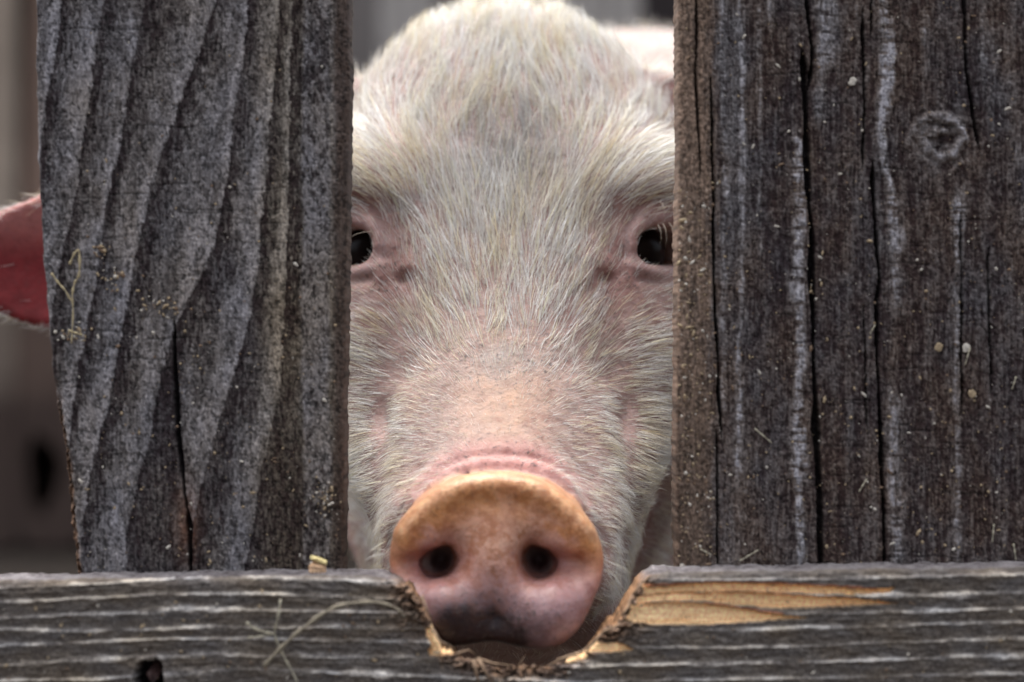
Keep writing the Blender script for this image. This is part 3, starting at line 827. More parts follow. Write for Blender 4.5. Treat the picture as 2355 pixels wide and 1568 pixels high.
def left_wood(px, py):
    j = 7 * fbm(px / 120., py / 260., 1, 3) + 7 * fbm(px / 8., py / 30., 4, 4, 0.7)
    xx = px + j
    LN = [[(0, 60), (300, 40), (1310, 20)],
          [(-300, 190), (0, 144), (123, 127), (230, 107), (308, 94), (600, 60), (1310, 30)],
          [(-300, 300), (0, 238), (123, 214), (205, 204), (287, 191), (410, 175), (513, 158), (575, 143), (700, 116), (900, 100), (1310, 60)],
          [(-300, 400), (0, 330), (205, 290), (349, 271), (451, 247), (513, 236), (644, 221), (730, 204), (837, 183), (944, 165), (1100, 150), (1310, 120)],
          [(-300, 560), (0, 492), (41, 481), (144, 449), (246, 407), (349, 374), (431, 347), (534, 324), (616, 309), (687, 297), (815, 273), (922, 252), (1008, 228), (1093, 206), (1200, 192), (1310, 180)],
          [(-300, 590), (33, 568), (164, 553), (267, 537), (390, 521), (493, 504), (575, 486), (665, 448), (751, 400), (837, 373), (944, 354), (1029, 333), (1136, 307), (1222, 293), (1310, 285)],
          [(-300, 655), (0, 640), (200, 627), (400, 612), (600, 592), (730, 573), (837, 545), (944, 512), (1050, 480), (1136, 457), (1250, 437), (1310, 430)],
          [(-300, 700), (0, 668), (400, 664), (700, 655), (900, 640), (1100, 600), (1310, 560)],
          [(-300, 900), (1310, 900)]]
    Ls = np.stack([pl(l, py) for l in LN])
    t = np.zeros_like(px); kidx = np.zeros(px.shape, int)
    for k in range(len(LN) - 1):
        m = (xx >= Ls[k]) & (xx < Ls[k + 1])
        t = np.where(m, (xx - Ls[k]) / np.maximum(Ls[k + 1] - Ls[k], 1), t); kidx = np.where(m, k, kidx)
    wd = np.choose(np.clip(kidx, 0, 7), [0.5, 0.42, 0.42, 0.30, 0.34, 0.50, 0.7, 0.3])
    wd = wd * (0.80 + 0.35 * sst(450, 900, py))
    g = sst(0.02, wd + 0.10, t + 0.45 * fbm(px / 5., py / 18., 6, 4, 0.7)) * (0.66 + 0.34 * sst(0.45, 1.0, t))
    # darker mottled ground at the top middle, and the dark wedge beside the lower split
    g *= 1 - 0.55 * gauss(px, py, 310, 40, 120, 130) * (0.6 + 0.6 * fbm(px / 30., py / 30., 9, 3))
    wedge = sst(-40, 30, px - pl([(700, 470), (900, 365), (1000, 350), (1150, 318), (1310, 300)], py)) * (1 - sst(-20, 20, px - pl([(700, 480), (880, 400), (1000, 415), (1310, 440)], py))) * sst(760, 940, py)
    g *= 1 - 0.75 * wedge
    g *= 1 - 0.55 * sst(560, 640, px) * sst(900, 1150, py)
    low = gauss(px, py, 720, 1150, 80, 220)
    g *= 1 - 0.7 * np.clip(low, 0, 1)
    ph_ = kidx + t
    deep = np.choose(np.clip(kidx, 0, 7), [0.3, 0.5, 1.0, 0.8, 1.0, 1.0, 0.8, 0.2])
    px_in = (xx - np.take_along_axis(Ls, np.clip(kidx, 0, 7)[None], 0)[0])
    g = g * (1 - 0.8 * deep * np.exp(-((px_in - 12 + 14 * fbm(px / 9., py / 24., 14, 4, 0.65)) / 13.) ** 2) * np.clip(0.75 + 0.9 * fbm(px / 40., py / 50., 16, 3), 0, 1.1))
    g = g + 0.30 * fbm(ph_ * 7., py / 160., 8, 4, 0.6)
    g = np.clip(0.14 + 0.80 * g, 0, 1) * np.clip(0.92 + 0.60 * fbm(px / 24., py / 70., 7, 5, 0.62), 0.3, 1.15)
    # fine fibre streaks and blotches
    fib = fbm(px / 3.2, py / 30., 12, 3); bl_ = fbm(px / 11., py / 16., 15, 4); fine = fbm(px / 3.0, py / 3.5, 18, 2)
    g = np.clip((g - 0.45) * 1.15 + 0.41 + 0.20 * fib + 0.24 * bl_ + 0.22 * fine, 0, 1.2)
    # right hand strip: pale with black mould, brown outer edge
    strip = sst(686, 700, xx) * (1 - sst(752, 770, xx))
    mould = sst(-0.12, 0.42, fbm(px / 9., py / 17., 22, 5, 0.65) + 0.5 * gauss(px, py, 740, 120, 60, 160) - 0.10 + 0.40 * sst(1000, 1200, py))
    g = lerp(g, 0.86 - 0.72 * mould + 0.25 * fine + 0.15 * fib, strip * 0.85)
    groove = np.exp(-((xx - 690 + 2 * np.sin(py / 150.)) / 4.5) ** 2)
    edge = sst(756, 778, px + 5 * fbm(px / 9., py / 40., 25, 3))
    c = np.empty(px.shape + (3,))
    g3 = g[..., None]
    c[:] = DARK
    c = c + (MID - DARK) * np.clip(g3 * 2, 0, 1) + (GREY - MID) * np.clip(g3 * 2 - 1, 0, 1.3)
    brown = np.clip(0.30 + 0.6 * fbm(px / 70., py / 160., 30, 3) + 0.5 * sst(520, 640, px) * sst(300, 700, py), 0, 1)[..., None]
    c = lerp(c, c * np.array([1.10, 1.0, 0.84]), brown)
    c = lerp(c, BRN * (0.5 + 0.35 * fbm(px / 8., py / 50., 28, 4)[..., None] + 0.12), (edge * 0.85)[..., None])
    c = lerp(c, c * 1.15 + 0.012, (groove * 0.6)[..., None])
    pits = sst(0.10, 0.40, fbm(px / 6., py / 10., 48, 4, 0.65))
    c *= (0.80 * (1 - 0.62 * pits))[..., None]
    olive = (sst(560, 650, xx) * (1 - strip) * (1 - edge))[..., None]
    c = lerp(c, c * np.array([1.12, 1.06, 0.90]), olive)
    # saw marks
    saw = np.zeros_like(px)
    r_ = np.random.default_rng(5)
    for i in range(90):
        y0 = r_.uniform(-20, 1310); x0 = r_.uniform(90, 640); ln = r_.uniform(30, 190)
        yc = y0 + 4 * vnoise(px / 60., px * 0 + i, 40 + i % 7) + (px - x0) * r_.uniform(-0.03, 0.02)
        saw = np.maximum(saw, np.exp(-((py - yc) / r_.uniform(1.2, 2.3)) ** 2) * np.exp(-((px - x0) / ln * 1.6) ** 4) * r_.uniform(0.35, 1.0))
    saw *= 1 - strip
    c *= (1 - 0.5 * saw)[..., None]
    hgt = 0.0005 * (g - 0.5) - 0.0005 * saw - 0.0004 * pits - 0.0012 * groove + 0.00035 * fine + 0.0005 * fib
    cr = crack_depth(px, py, [(730, 402), (860, 403), (950, 408), (1050, 415), (1130, 424), (1180, 432), (1330, 440)], 5.5, 3)
    cr = np.maximum(cr, crack_depth(px, py, [(1160, 428), (1230, 436), (1330, 438)], 9, 6))
    rust = gauss(px, py, 428, 1200, 26, 80)[..., None]
    c = lerp(c, s2l([112, 74, 52]) * (0.5 + 0.5 * np.clip(fib, 0, 1)[..., None]), rust * 0.65)
    c = lerp(c, BLACK * 0.6, cr[..., None] * 0.9)
    hgt -= 0.008 * cr
    # chewed left edge
    dL = px - left_edge(py)
    chew = (1 - sst(8, 26, dL + 5 * fbm(py / 18., px / 18., 44, 3))) * sst(830, 1000, py)
    c = lerp(c, s2l([92, 72, 58]) * np.clip(0.55 + 0.9 * fbm(px / 6., py / 12., 46, 3), 0.15, 1.3)[..., None], chew[..., None])
    hgt -= chew * (0.010 - 0.003 * fbm(px / 5., py / 9., 47, 2))
    return c, hgt

def left_edge(py):
    return pl([(-300, 78), (0, 80), (200, 82), (400, 86), (550, 94), (700, 106), (850, 118), (950, 124), (1080, 143), (1200, 154), (1310, 166), (1500, 180), (3200, 190)], py) + 2.0 * vnoise(py / 30., py * 0, 50) + 1.2 * vnoise(py / 8., py * 0, 51) * sst(850, 950, py)
def left_edge2(py):
    return pl([(-300, 799), (0, 801), (200, 803), (450, 800), (700, 796), (900, 793), (1100, 790), (1310, 790), (3200, 788)], py) + 1.0 * vnoise(py / 90., py * 0 + 2, 52) + 0.5 * vnoise(py / 9., py * 0 + 2, 53)
def right_edge(py):
    return pl([(-300, 1556), (0, 1557), (300, 1560), (600, 1557), (900, 1554), (1200, 1552), (1310, 1556), (3200, 1560)], py) + 1.2 * vnoise(py / 80., py * 0 + 4, 54) + 0.8 * vnoise(py / 7., py * 0 + 4, 55)
def right_edge2(py):
    return pl([(-300, 2425), (3200, 2432)], py) + 2 * vnoise(py / 40., py * 0 + 7, 56)

def right_wood(px, py):
    wav = 4 * fbm(px / 200., py / 300., 60, 3)
    # grain sweeps round the knot
    kx, ky = 2168.0, 315.0
    kd = np.sqrt(((px - kx) / 1.1) ** 2 + ((py - ky) / 0.95) ** 2) + 9 * fbm(px / 26., py / 20., 71, 3)
    push = (px - kx) * np.exp(-(kd / 110.) ** 2) * 0.55
    xx = px + wav - push + 2.5 * fbm(px / 8., py / 40., 61, 2)
    g = 0.13 + 0.20 * fbm(xx / 14., py / 400., 62, 4, 0.6) + 0.12 * np.exp(-((px - 1690) / 60.) ** 2)
    for cx, w, y0, y1, a in ((1662, 8, -50, 1000, 0.42), (1700, 7, -50, 1120, 0.55), (1748, 6, -40, 620, 0.42), (1768, 13, -50, 90, 0.35), (1836, 17, 270, 1330, 0.80), (1898, 24, -50, 190, 0.62), (1885, 14, 150, 300, 0.5), (1962, 8, -50, 120, 0.25),
                           (2035, 18, -50, 330, 0.70), (2052, 17, 60, 600, 0.75), (2062, 16, 480, 740, 0.6), (2058, 15, 880, 1330, 0.62), (2128, 10, 0, 230, 0.35), (2205, 16, 420, 640, 0.80), (2200, 9, 620, 1330, 0.50), (2270, 30, -50, 200, 0.25), (2320, 22, 40, 420, 0.22)):
        w_ = w * (0.85 + 0.35 * vnoise(py / 60., py * 0 + cx, 63))
        pr = np.exp(-(np.abs(xx - cx - 5 * vnoise(py / 90., py * 0 + cx, 64)) / w_) ** 3)
        brk = np.clip(0.85 + 0.9 * fbm(px / 7., py / 18., int(cx) % 90, 4, 0.65), 0.05, 1.3) * (1 - 0.75 * sst(0.18, 0.42, fbm(px / 40., py / 9., int(cx) % 70, 2)))
        g = g + 1.1 * a * pr * sst(y0, y0 + 60, py) * (1 - sst(y1 - 60, y1, py)) * brk
    fib = fbm(px / 3.0, py / 42., 66, 3); bl_ = fbm(px / 10., py / 13., 68, 4); fine = fbm(px / 2.8, py / 3.2, 70, 2)
    g = g + 0.24 * fib + 0.22 * bl_ + 0.22 * fine
    # knot
    rings = np.sin(kd / 6.0 + 2.5 * fbm(px / 30., py / 30., 72, 2) + 0.5 * np.arctan2(py - ky, px - kx))
    kn = np.exp(-(kd / 74.) ** 4)
    g = lerp(g, 0.46 + 0.42 * rings * np.clip(0.6 + fbm(px / 20., py / 16., 73, 3), 0, 1.2) + 0.25 * fine + 0.4 * bl_, kn * 0.8)
    eye = np.exp(-(((px - kx - 6) / 22.) ** 2 + ((py - ky - 4) / 13.) ** 2) ** 2)
    g = lerp(g, 0.0, eye)
    g = g + 0.45 * np.exp(-((kd - 46) / 9.) ** 2) * np.clip(0.6 + 1.2 * fbm(px / 18., py / 14., 75, 3), 0, 1.2)
    g = np.clip(g, 0, 1.2)
    c = np.empty(px.shape + (3,)); c[:] = DARK * 0.85
    g3 = g[..., None]
    c = c + (MID - DARK) * np.clip(g3 * 2, 0, 1) + (GREY - MID) * np.clip(g3 * 2 - 1, 0, 1.4)
    bw = np.clip(0.45 + 0.8 * fbm(px / 60., py / 130., 74, 3) + 0.25 * sst(600, 1000, py), 0, 1)[..., None]
    c = lerp(c, c * np.array([1.24, 0.99, 0.76]), bw * np.clip(1.1 - 1.1 * g3, 0, 1))
    # tan worn left edge
    ed = 1 - sst(55, 100, px - right_edge(py) + 14 * fbm(px / 12., py / 60., 76, 3))
    tanv = TAN * 1.0 * np.clip(0.62 + 0.35 * fbm(px / 4., py / 60., 78, 3) + 0.40 * fbm(px / 6., py / 8., 79, 3), 0.12, 1.2)[..., None] * (1 - 0.42 * sst(600, 1250, py))[..., None]
    c = lerp(c, tanv, (ed * 0.85)[..., None])
    hgt = 0.0007 * (g - 0.4) + 0.0003 * fine + 0.0005 * fib + 0.0004 * bl_
    hgt += kn * 0.0012 * rings - eye * 0.002
    # hairline cross checks
    r_ = np.random.default_rng(9); saw = np.zeros_like(px)
    for i in range(60):
        y0 = r_.uniform(0, 1300); x0 = r_.choice([1836, 1900, 1930, 2050, 2060, 2130, 2200]) + r_.uniform(-30, 30); ln = r_.uniform(16, 75)
        yc = y0 + 5 * vnoise(px / 40., px * 0 + i, 80 + i % 5)
        saw = np.maximum(saw, np.exp(-((py - yc) / 1.8) ** 2) * np.exp(-((px - x0) / ln) ** 4) * r_.uniform(0.4, 1))
    c *= (1 - 0.65 * saw)[..., None]; hgt -= 0.0007 * saw
    pits = sst(0.18, 0.42, fbm(px / 5., py / 9., 88, 4, 0.65)); c *= (1 - 0.45 * pits)[..., None]; hgt -= 0.0004 * pits
    cr = np.zeros_like(px)
    for pts, w in (([(-300, 1846), (0, 1855), (60, 1862), (110, 1868), (150, 1866), (205, 1858)], 10), ([(110, 1843), (152, 1850), (246, 1854), (370, 1856), (534, 1866), (644, 1868), (815, 1870), (944, 1875), (1115, 1882), (1286, 1889), (1400, 1892)], 10.5),
                   ([(-200, 2006), (0, 2005), (85, 2003)], 4), ([(20, 1984), (205, 1988), (385, 1982)], 4.4), ([(370, 2005), (513, 2013), (650, 2022), (690, 2016), (900, 2019), (1072, 2029), (1400, 2038)], 5.2),
                   ([(-200, 2212), (0, 2216), (164, 2224), (267, 2240), (352, 2254)], 4.2), ([(490, 2208), (700, 2211), (950, 2212)], 2.6), ([(-200, 1602), (0, 1602), (164, 1600), (400, 1609)], 3.0),
                   ([(180, 1634), (450, 1641), (644, 1642), (815, 1650), (1010, 1658)], 4.2), ([(980, 1646), (1400, 1652)], 2.6), ([(700, 1985), (900, 1990), (1000, 1993)], 2.0), ([(560, 2272), (900, 2278)], 2.2)):
        cr = np.maximum(cr, crack_depth(px, py, pts, w, int(pts[0][1]) % 60) * (1.0 if w > 3.5 else 0.7))
    c = lerp(c, BLACK * 0.5, cr[..., None] * 0.92)
    hgt -= 0.009 * cr
    return c, hgt

def plank(name, edgeL, edgeR, fn, parent, thick=0.026, label=None, y0=0.0, res=2.35):
    rows_py = spaced([(-330, -20, 20), (-20, 1345, res), (1345, 1420, 12), (1420, 3137, 90)])       # down to the ground
    width = float(edgeR(np.array([500.]))[0] - edgeL(np.array([500.]))[0])
    nu = int(width / res)
    u = np.linspace(0, 1, nu)
    # columns of the strip run along the plank, so rows go round the section
    U, PYg = np.meshgrid(u, rows_py, indexing='ij')
    L = edgeL(rows_py)[None, :]; R = edgeR(rows_py)[None, :]
    PXg = L + (R - L) * U
    c, hgt = fn(PXg, PYg)
    dE = np.minimum(PXg - L, R - PXg) * K
    rr = 0.0035
    rnd = rr - np.sqrt(np.maximum(rr * rr - np.maximum(rr - dE, 0) ** 2, 0))
    Yf = y0 - hgt + rnd
    Xf = (PXg - 1177) * K; Zf = ZC - (PYg - 784) * K
    # sides and back
    sx, sy, sz, sc = [Xf], [Yf], [Zf], [c]
    rough = lambda s: 0.0007 * fbm(rows_py / 14., rows_py * 0 + s, 90 + s, 3)[None, :]
    for i, f in enumerate((0.35, 0.7, 1.0)):
        sx.append(Xf[-1:] + rough(i)); sy.append(Yf[-1:] + (y0 + thick - Yf[-1:]) * f); sz.append(Zf[-1:]); sc.append(c[-1:] * 0.9)
    for i, f in enumerate((1.0, 0.7, 0.35)):
        sx.append(Xf[:1] + rough(i + 4)); sy.append(Yf[:1] + (y0 + thick - Yf[:1]) * f); sz.append(Zf[:1]); sc.append(c[:1] * 0.9)
    o = grid_board(name, np.concatenate(sx), np.concatenate(sy), np.concatenate(sz), np.concatenate(sc), parent)
    if label: o['label'] = label
    return o

fence = empty('wooden_fence', (0, 0.0, 0))
tag(fence, 'weathered grey plank fence with a chewed bottom rail and a gap between its boards', 'fence')
plank('plank', left_edge, left_edge2, left_wood, fence, label='bluish grey board with dark slanting grain bands and chewed outer edge')
plank('plank', right_edge, right_edge2, right_wood, fence, label='dark brown board with long vertical splits and a knot')

# ------------------------------------------------------------------ the rail in front, with the gnawed notch
RY = -0.038
def rail_top(px):      # back upper edge as seen on the plank plane
    return pl([(-900, 1330), (0, 1318), (300, 1313), (700, 1306), (800, 1307), (1500, 1300), (1700, 1298), (2354, 1290), (3200, 1282)], px) + 2.0 * vnoise(px / 45., px * 0, 101) + 1.2 * vnoise(px / 9., px * 0, 102)
NOTCH_F = [(840, 0), (880, 8), (915, 18), (945, 40), (968, 70), (988, 108), (1003, 150), (1014, 182), (1060, 192), (1090, 200), (1150, 218), (1250, 218), (1290, 204), (1335, 186), (1378, 150), (1418, 128), (1443, 92), (1456, 62), (1474, 30), (1496, 8), (1540, 0)]
NOTCH_B = [(850, 0), (900, 6), (940, 30), (972, 66), (1000, 110), (1030, 160), (1058, 205), (1090, 245), (1150, 280), (1250, 280), (1300, 232), (1345, 190), (1385, 145), (1425, 100), (1455, 55), (1478, 20), (1510, 0)]
SCARS = [([(1478, 1345), (1500, 1352), (1640, 1340), (1700, 1341), (1850, 1347), (2000, 1356), (2062, 1352), (2050, 1362), (1960, 1368), (1870, 1366), (1700, 1360), (1560, 1366), (1480, 1372)], 0.0042),
         ([(1470, 1372), (1560, 1366), (1700, 1362), (1870, 1371), (1960, 1378), (2075, 1388), (1980, 1393), (1860, 1398), (1800, 1400), (1690, 1392), (1620, 1382), (1500, 1384), (1466, 1392)], 0.0052),
         ([(1455, 1392), (1500, 1386), (1600, 1386), (1680, 1398), (1790, 1414), (1862, 1421), (1760, 1428), (1640, 1436), (1500, 1438), (1440, 1428)], 0.0036),
         ([(1330, 1490), (1370, 1478), (1440, 1482), (1458, 1494), (1420, 1498), (1340, 1502)], 0.0030),
         ([(975, 1448), (1000, 1440), (1024, 1462), (1050, 1490), (1062, 1506), (985, 1508), (990, 1480)], 0.0045),
         ([(1290, 1512), (1345, 1502), (1352, 1514), (1300, 1526)], 0.002)]

def inpoly(px, py, poly):
    inside = np.zeros(px.shape, bool)
    n = len(poly)
    for i in range(n):
        x1, y1 = poly[i]; x2, y2 = poly[(i + 1) % n]
        cnd = ((y1 > py) != (y2 > py)) & (px < (x2 - x1) * (py - y1) / ((y2 - y1) if y2 != y1 else 1e-6) + x1)
        inside ^= cnd
    return inside

def rail_wood(px, py, topf):
    bend = pl([(-900, 70), (0, 20), (200, 12), (400, 2), (550, 0), (700, 3), (850, 7), (1000, 10), (1150, 18), (1300, 20), (1500, 14), (1700, 12), (1900, 10), (2100, 6), (2354, 0), (3200, -20)], px)
    j = 3.0 * fbm(px / 90., py / 40., 110, 3) + 1.6 * fbm(px / 18., py / 9., 112, 3)
    j = j + 14 * fbm(px / 600., py / 45., 111, 3)
    ph = (py - bend + j - 1345.0) / 36.5
    k = np.floor(ph); f = ph - k
    amp = np.clip(0.68 + 0.75 * fbm(px / 110., k * 5.3, 114, 4, 0.6), 0.05, 1.1)
    ln = np.exp(-((f - 0.5) / (0.125 + 0.10 * fbm(px / 60., k * 3.1, 115, 3))) ** 2) * amp
    sub = np.exp(-((f - 0.92) / 0.08) ** 2) * np.clip(0.25 + 0.6 * vnoise(px / 150., k * 7.7, 116), 0, 0.6)
    fib = fbm(px / 40., py / 2.8, 118, 3); bl_ = fbm(px / 20., py / 7., 120, 4); fine = fbm(px / 3.2, py / 3., 122, 2)
    g = np.clip(0.08 + 0.95 * ln + 0.18 * sub + 0.20 * fib + 0.22 * bl_ + 0.16 * fine, 0, 1.25)
    c = np.empty(px.shape + (3,)); c[:] = s2l([68, 64, 62])
    g3 = g[..., None]
    c = c + (MID - DARK) * np.clip(g3 * 2, 0, 1) + (PALE - MID) * np.clip(g3 * 2 - 1, 0, 1.2)
    c *= 0.9
    brown = np.clip(0.45 + 0.7 * fbm(px / 90., py / 30., 124, 3) + 0.4 * gauss(px, py, 930, 1370, 160, 60), 0, 1)[..., None]
    c = lerp(c, c * np.array([1.12, 1.0, 0.82]), brown)
    hgt = 0.0016 * (0.8 * ln + 0.4 * sub) + 0.0006 * bl_ + 0.0004 * fine
    # frayed wood round the notch
    nf = np.interp(px, [p[0] for p in NOTCH_F], [p[1] for p in NOTCH_F], left=0, right=0)
    d = py - topf
    near = np.where((px > 840) & (px < 1540), np.exp(-(np.maximum(d, 0) / 26.) ** 2), 0) * sst(2, 30, nf)
    sidef = np.clip(gauss(px, py, 960, 1385, 60, 70) + gauss(px, py, 1460, 1370, 45, 60) + gauss(px, py, 1400, 1450, 60, 30), 0, 1)
    fray = np.clip(near + 0.7 * sidef, 0, 1)
    fr_c = lerp(s2l([70, 55, 46])[None, None, :], s2l([140, 112, 88])[None, None, :], np.clip(0.30 + 0.9 * fbm(px / 10., py / 5., 126, 4), 0, 1)[..., None])
    c = lerp(c, fr_c, (fray * 0.85)[..., None])
    hgt = hgt - fray * 0.004 + fray * 0.008 * fbm(px / 11., py / 5., 128, 4)
    # split-off scars of fresh wood
    wx = 7 * fbm(px / 40., py / 12., 130, 3); wy = 2.2 * fbm(px / 22., py / 10., 131, 3)
    for i, (poly, dep) in enumerate(SCARS):
        m = inpoly(px + wx, py + wy, poly)
        gr = fbm(px / 70., py / 3.0, 132 + i, 3)
        base = s2l([226, 194, 150])
        fc = base[None, None, :] * np.clip(0.95 + 0.16 * gr + 0.14 * fbm(px / 30., py / 12., 135, 3), 0.45, 1.2)[..., None]
        fc = lerp(fc, s2l([176, 118, 66])[None, None, :], (np.clip(fbm(px / 90., py / 7., 137 + i, 3) * 1.6 - 0.3, 0, 1) * 0.6)[..., None])
        c = np.where(m[..., None], fc, c)
        hgt = np.where(m, -dep + 0.0007 * gr, hgt)
    for pts, w in (([(1470, 1372), (1560, 1366), (1700, 1361), (1870, 1370), (1960, 1377)], 1.6), ([(1470, 1390), (1560, 1384), (1640, 1388), (1700, 1398), (1800, 1412)], 2.0), ([(1480, 1346), (1640, 1338), (1850, 1344), (2020, 1354)], 2.0)):
        q = np.array(pts, float); yc = np.interp(px, q[:, 0], q[:, 1]) + 1.5 * vnoise(px / 14., px * 0, 140)
        e = np.exp(-((py - yc) / w) ** 2) * (px > q[0, 0]) * (px < q[-1, 0])
        c = lerp(c, s2l([150, 84, 38])[None, None, :], (e * 0.8)[..., None])
    # nail hole
    nh = np.sqrt(((px - 345) / 34.) ** 2 + ((py - 1556) / 42.) ** 2) + 0.25 * fbm(px / 14., py / 14., 142, 2)
    hole = 1 - sst(0.75, 1.0, nh)
    c = lerp(c, BLACK[None, None, :] * 0.7, hole[..., None]); hgt = hgt - 0.014 * hole
    fr2 = np.exp(-((nh - 1.15) / 0.2) ** 2)
    c = lerp(c, c * 1.35 + 0.01, (fr2 * 0.6)[..., None]); hgt = hgt + 0.0012 * fr2
    # long dark split left of the nail
    return c, hgt

cols = spaced([(-900, -20, 24), (-20, 830, 2.6), (830, 1560, 2.1), (1560, 2374, 2.6), (2374, 3250, 24)])
NF_ = 150
rt = rail_top(cols)
nfF = np.interp(cols, [p[0] for p in NOTCH_F], [p[1] for p in NOTCH_F], left=0, right=0); nfB = np.interp(cols, [p[0] for p in NOTCH_B], [p[1] for p in NOTCH_B], left=0, right=0)
jag = (9 * fbm(cols / 8., cols * 0, 150, 3) + 9 * fbm(cols / 26., cols * 0, 151, 2)) * sst(2, 40, nfF)
topf = 784 + (rt - 784) / (1 + RY) + nfF + jag - 3            # in photo units on the rail's front plane
topb = rt + nfB + 0.7 * jag
v = np.concatenate([[0.0], np.linspace(0.22, 1, NF_) ])
bot = 1745.0
PXf = np.broadcast_to(cols[None, :], (len(v), len(cols))).copy()
PYf = bot + (topf[None, :] - bot) * v[:, None]
cF, hF = rail_wood(PXf, PYf, topf[None, :])
dT = (PYf - topf[None, :]) * K
rr = 0.004
rnd = rr - np.sqrt(np.maximum(rr * rr - np.maximum(rr - dT, 0) ** 2, 0))
Yf = RY - hF + rnd
Xf = (PXf - 1177) * K * (1 + RY); Zf = ZC - (PYf - 784) * K * (1 + RY)
rows = [(Xf, Yf, Zf, cF)]
NTOP = 16
for i in range(1, NTOP + 1):
    f = i / NTOP
    yb = -0.0015
    yy_ = lerp(Yf[-1], np.full(len(cols), yb), f)
    zb = ZC - (topb - 784) * K
    zz = lerp(Zf[-1], zb, f)
    nn = fbm(cols / 10., cols * 0 + f * 9., 160, 3)
    zz = zz + 0.0016 * nn * sst(2, 40, nfF) * math.sin(math.pi * f) + 0.0006 * fbm(cols / 24., cols * 0 + f * 4., 161, 3)
    gg = np.clip(0.55 + 0.6 * fbm(cols / 30., cols * 0 + f * 8, 162, 4), 0, 1)[:, None]
    ct = lerp(DARK[None, :], MID[None, :] * 1.25, np.clip(gg * 1.1 + 0.4 * fbm(cols / 7., cols * 0 + f * 14, 163, 2)[:, None], 0, 1.2))
    fresh = s2l([150, 114, 80])[None, :] * np.clip(0.55 + 0.55 * fbm(cols / 9., cols * 0 + f * 10, 164, 4), 0.12, 1.1)[:, None]
    ct = lerp(ct, fresh, (sst(4, 40, nfF) * 0.9)[:, None])
    rows.append(((Xf[-1])[None], yy_[None], zz[None], ct[None]))
yback = np.full(len(cols), -0.0015)
for zq in (0.5, 1.0):
    zb = ZC - (topb - 784) * K
    rows.append((Xf[-1][None], yback[None], lerp(zb, Zf[0], zq)[None], np.tile(MID, (1, len(cols), 1))))
rail = grid_board('rail', *[np.concatenate([r[i] for r in rows]) for i in range(4)], fence)
rail['label'] = 'horizontal rail with pale raised grain, gnawed notch and orange split scars'
# ------------------------------------------------------------------ ground and the shed behind
def mat_ground():
    t = NT('trodden_mud')
    v = t.coords(); n1 = t.noise(3.0, 6, 0.6, v); n2 = t.noise(40, 5, 0.6, v)
    c = t.ramp(n1.outputs['Fac'], [(0.3, (0.018, 0.014, 0.013)), (0.55, (0.036, 0.028, 0.024)), (0.75, (0.06, 0.047, 0.036))])
    c = t.mix(0.4, c, t.ramp(n2.outputs['Fac'], [(0.35, (0.02, 0.016, 0.014)), (0.7, (0.11, 0.085, 0.06))]))
    t.lk(c, t.b.inputs['Base Color']); t.set(Roughness=0.9, Specular_IOR_Level=0.25)
    t.bump(n2.outputs['Fac'], 0.6, 0.02)
    return t.m
def mat_plain(name, col, rough=0.85, scale=(14, 14, 1.2), var=0.35, sc=6, dark_foot=False):
    t = NT(name)
    v = t.coords(scale); n = t.noise(sc, 5, 0.6, v)
    a = tuple(x * (1 - var) for x in col); b = tuple(min(1, x * (1 + var)) for x in col)
    c = t.ramp(n.outputs['Fac'], [(0.3, a), (0.7, b)])
    if dark_foot:                                                   # darker brown towards the foot of the wall, with an uneven edge
        v2 = t.coords(); n2 = t.noise(3.5, 5, 0.6, v2); sx = t.add('ShaderNodeSeparateXYZ'); t.lk(v2, sx.inputs[0])
        ad = t.add('ShaderNodeMath', operation='MULTIPLY_ADD'); t.lk(n2.outputs['Fac'], ad.inputs[0]); ad.inputs[1].default_value = -0.7; t.lk(sx.outputs[2], ad.inputs[2])
        f = t.ramp(ad.outputs[0], [(0.0, (1, 1, 1)), (0.45, (0, 0, 0))])
        c = t.mix(f, c, (0.060, 0.040, 0.033))
    t.lk(c, t.b.inputs['Base Color'])
    t.set(Roughness=rough, Specular_IOR_Level=0.25)
    t.bump(n.outputs['Fac'], 0.3, 0.002)
    return t.m

gx_ = spaced([(-200, -6, 12), (-6, 6, 0.12), (6, 200, 12)]); gy_ = spaced([(-200, -4, 12), (-4, 8, 0.12), (8, 200, 12)])
GX, GY = np.meshgrid(gx_, gy_, indexing='ij')
near = np.exp(-((GX / 7.) ** 4 + ((GY - 2) / 7.) ** 4))
GZ = -0.004 + near * (0.035 * fbm(GX / 0.9, GY / 0.9, 200, 4) - 0.012) - near * 0.0
flat = np.exp(-((GX / 1.6) ** 4 + ((GY - 0.6) / 1.2) ** 4))
GZ = GZ * (1 - 0.8 * flat)
nx_, ny_ = GX.shape
i_ = np.arange(nx_ - 1)[:, None]; j_ = np.arange(ny_ - 1)[None, :]
Qg = np.stack([i_ * ny_ + j_, (i_ + 1) * ny_ + j_, (i_ + 1) * ny_ + j_ + 1, i_ * ny_ + j_ + 1], -1).reshape(-1, 4)
ground = obj('ground', mesh_np('ground', np.stack([GX, GY, GZ], -1).reshape(-1, 3), quads=Qg, mat=mat_ground()))
tag(ground, kind='structure')

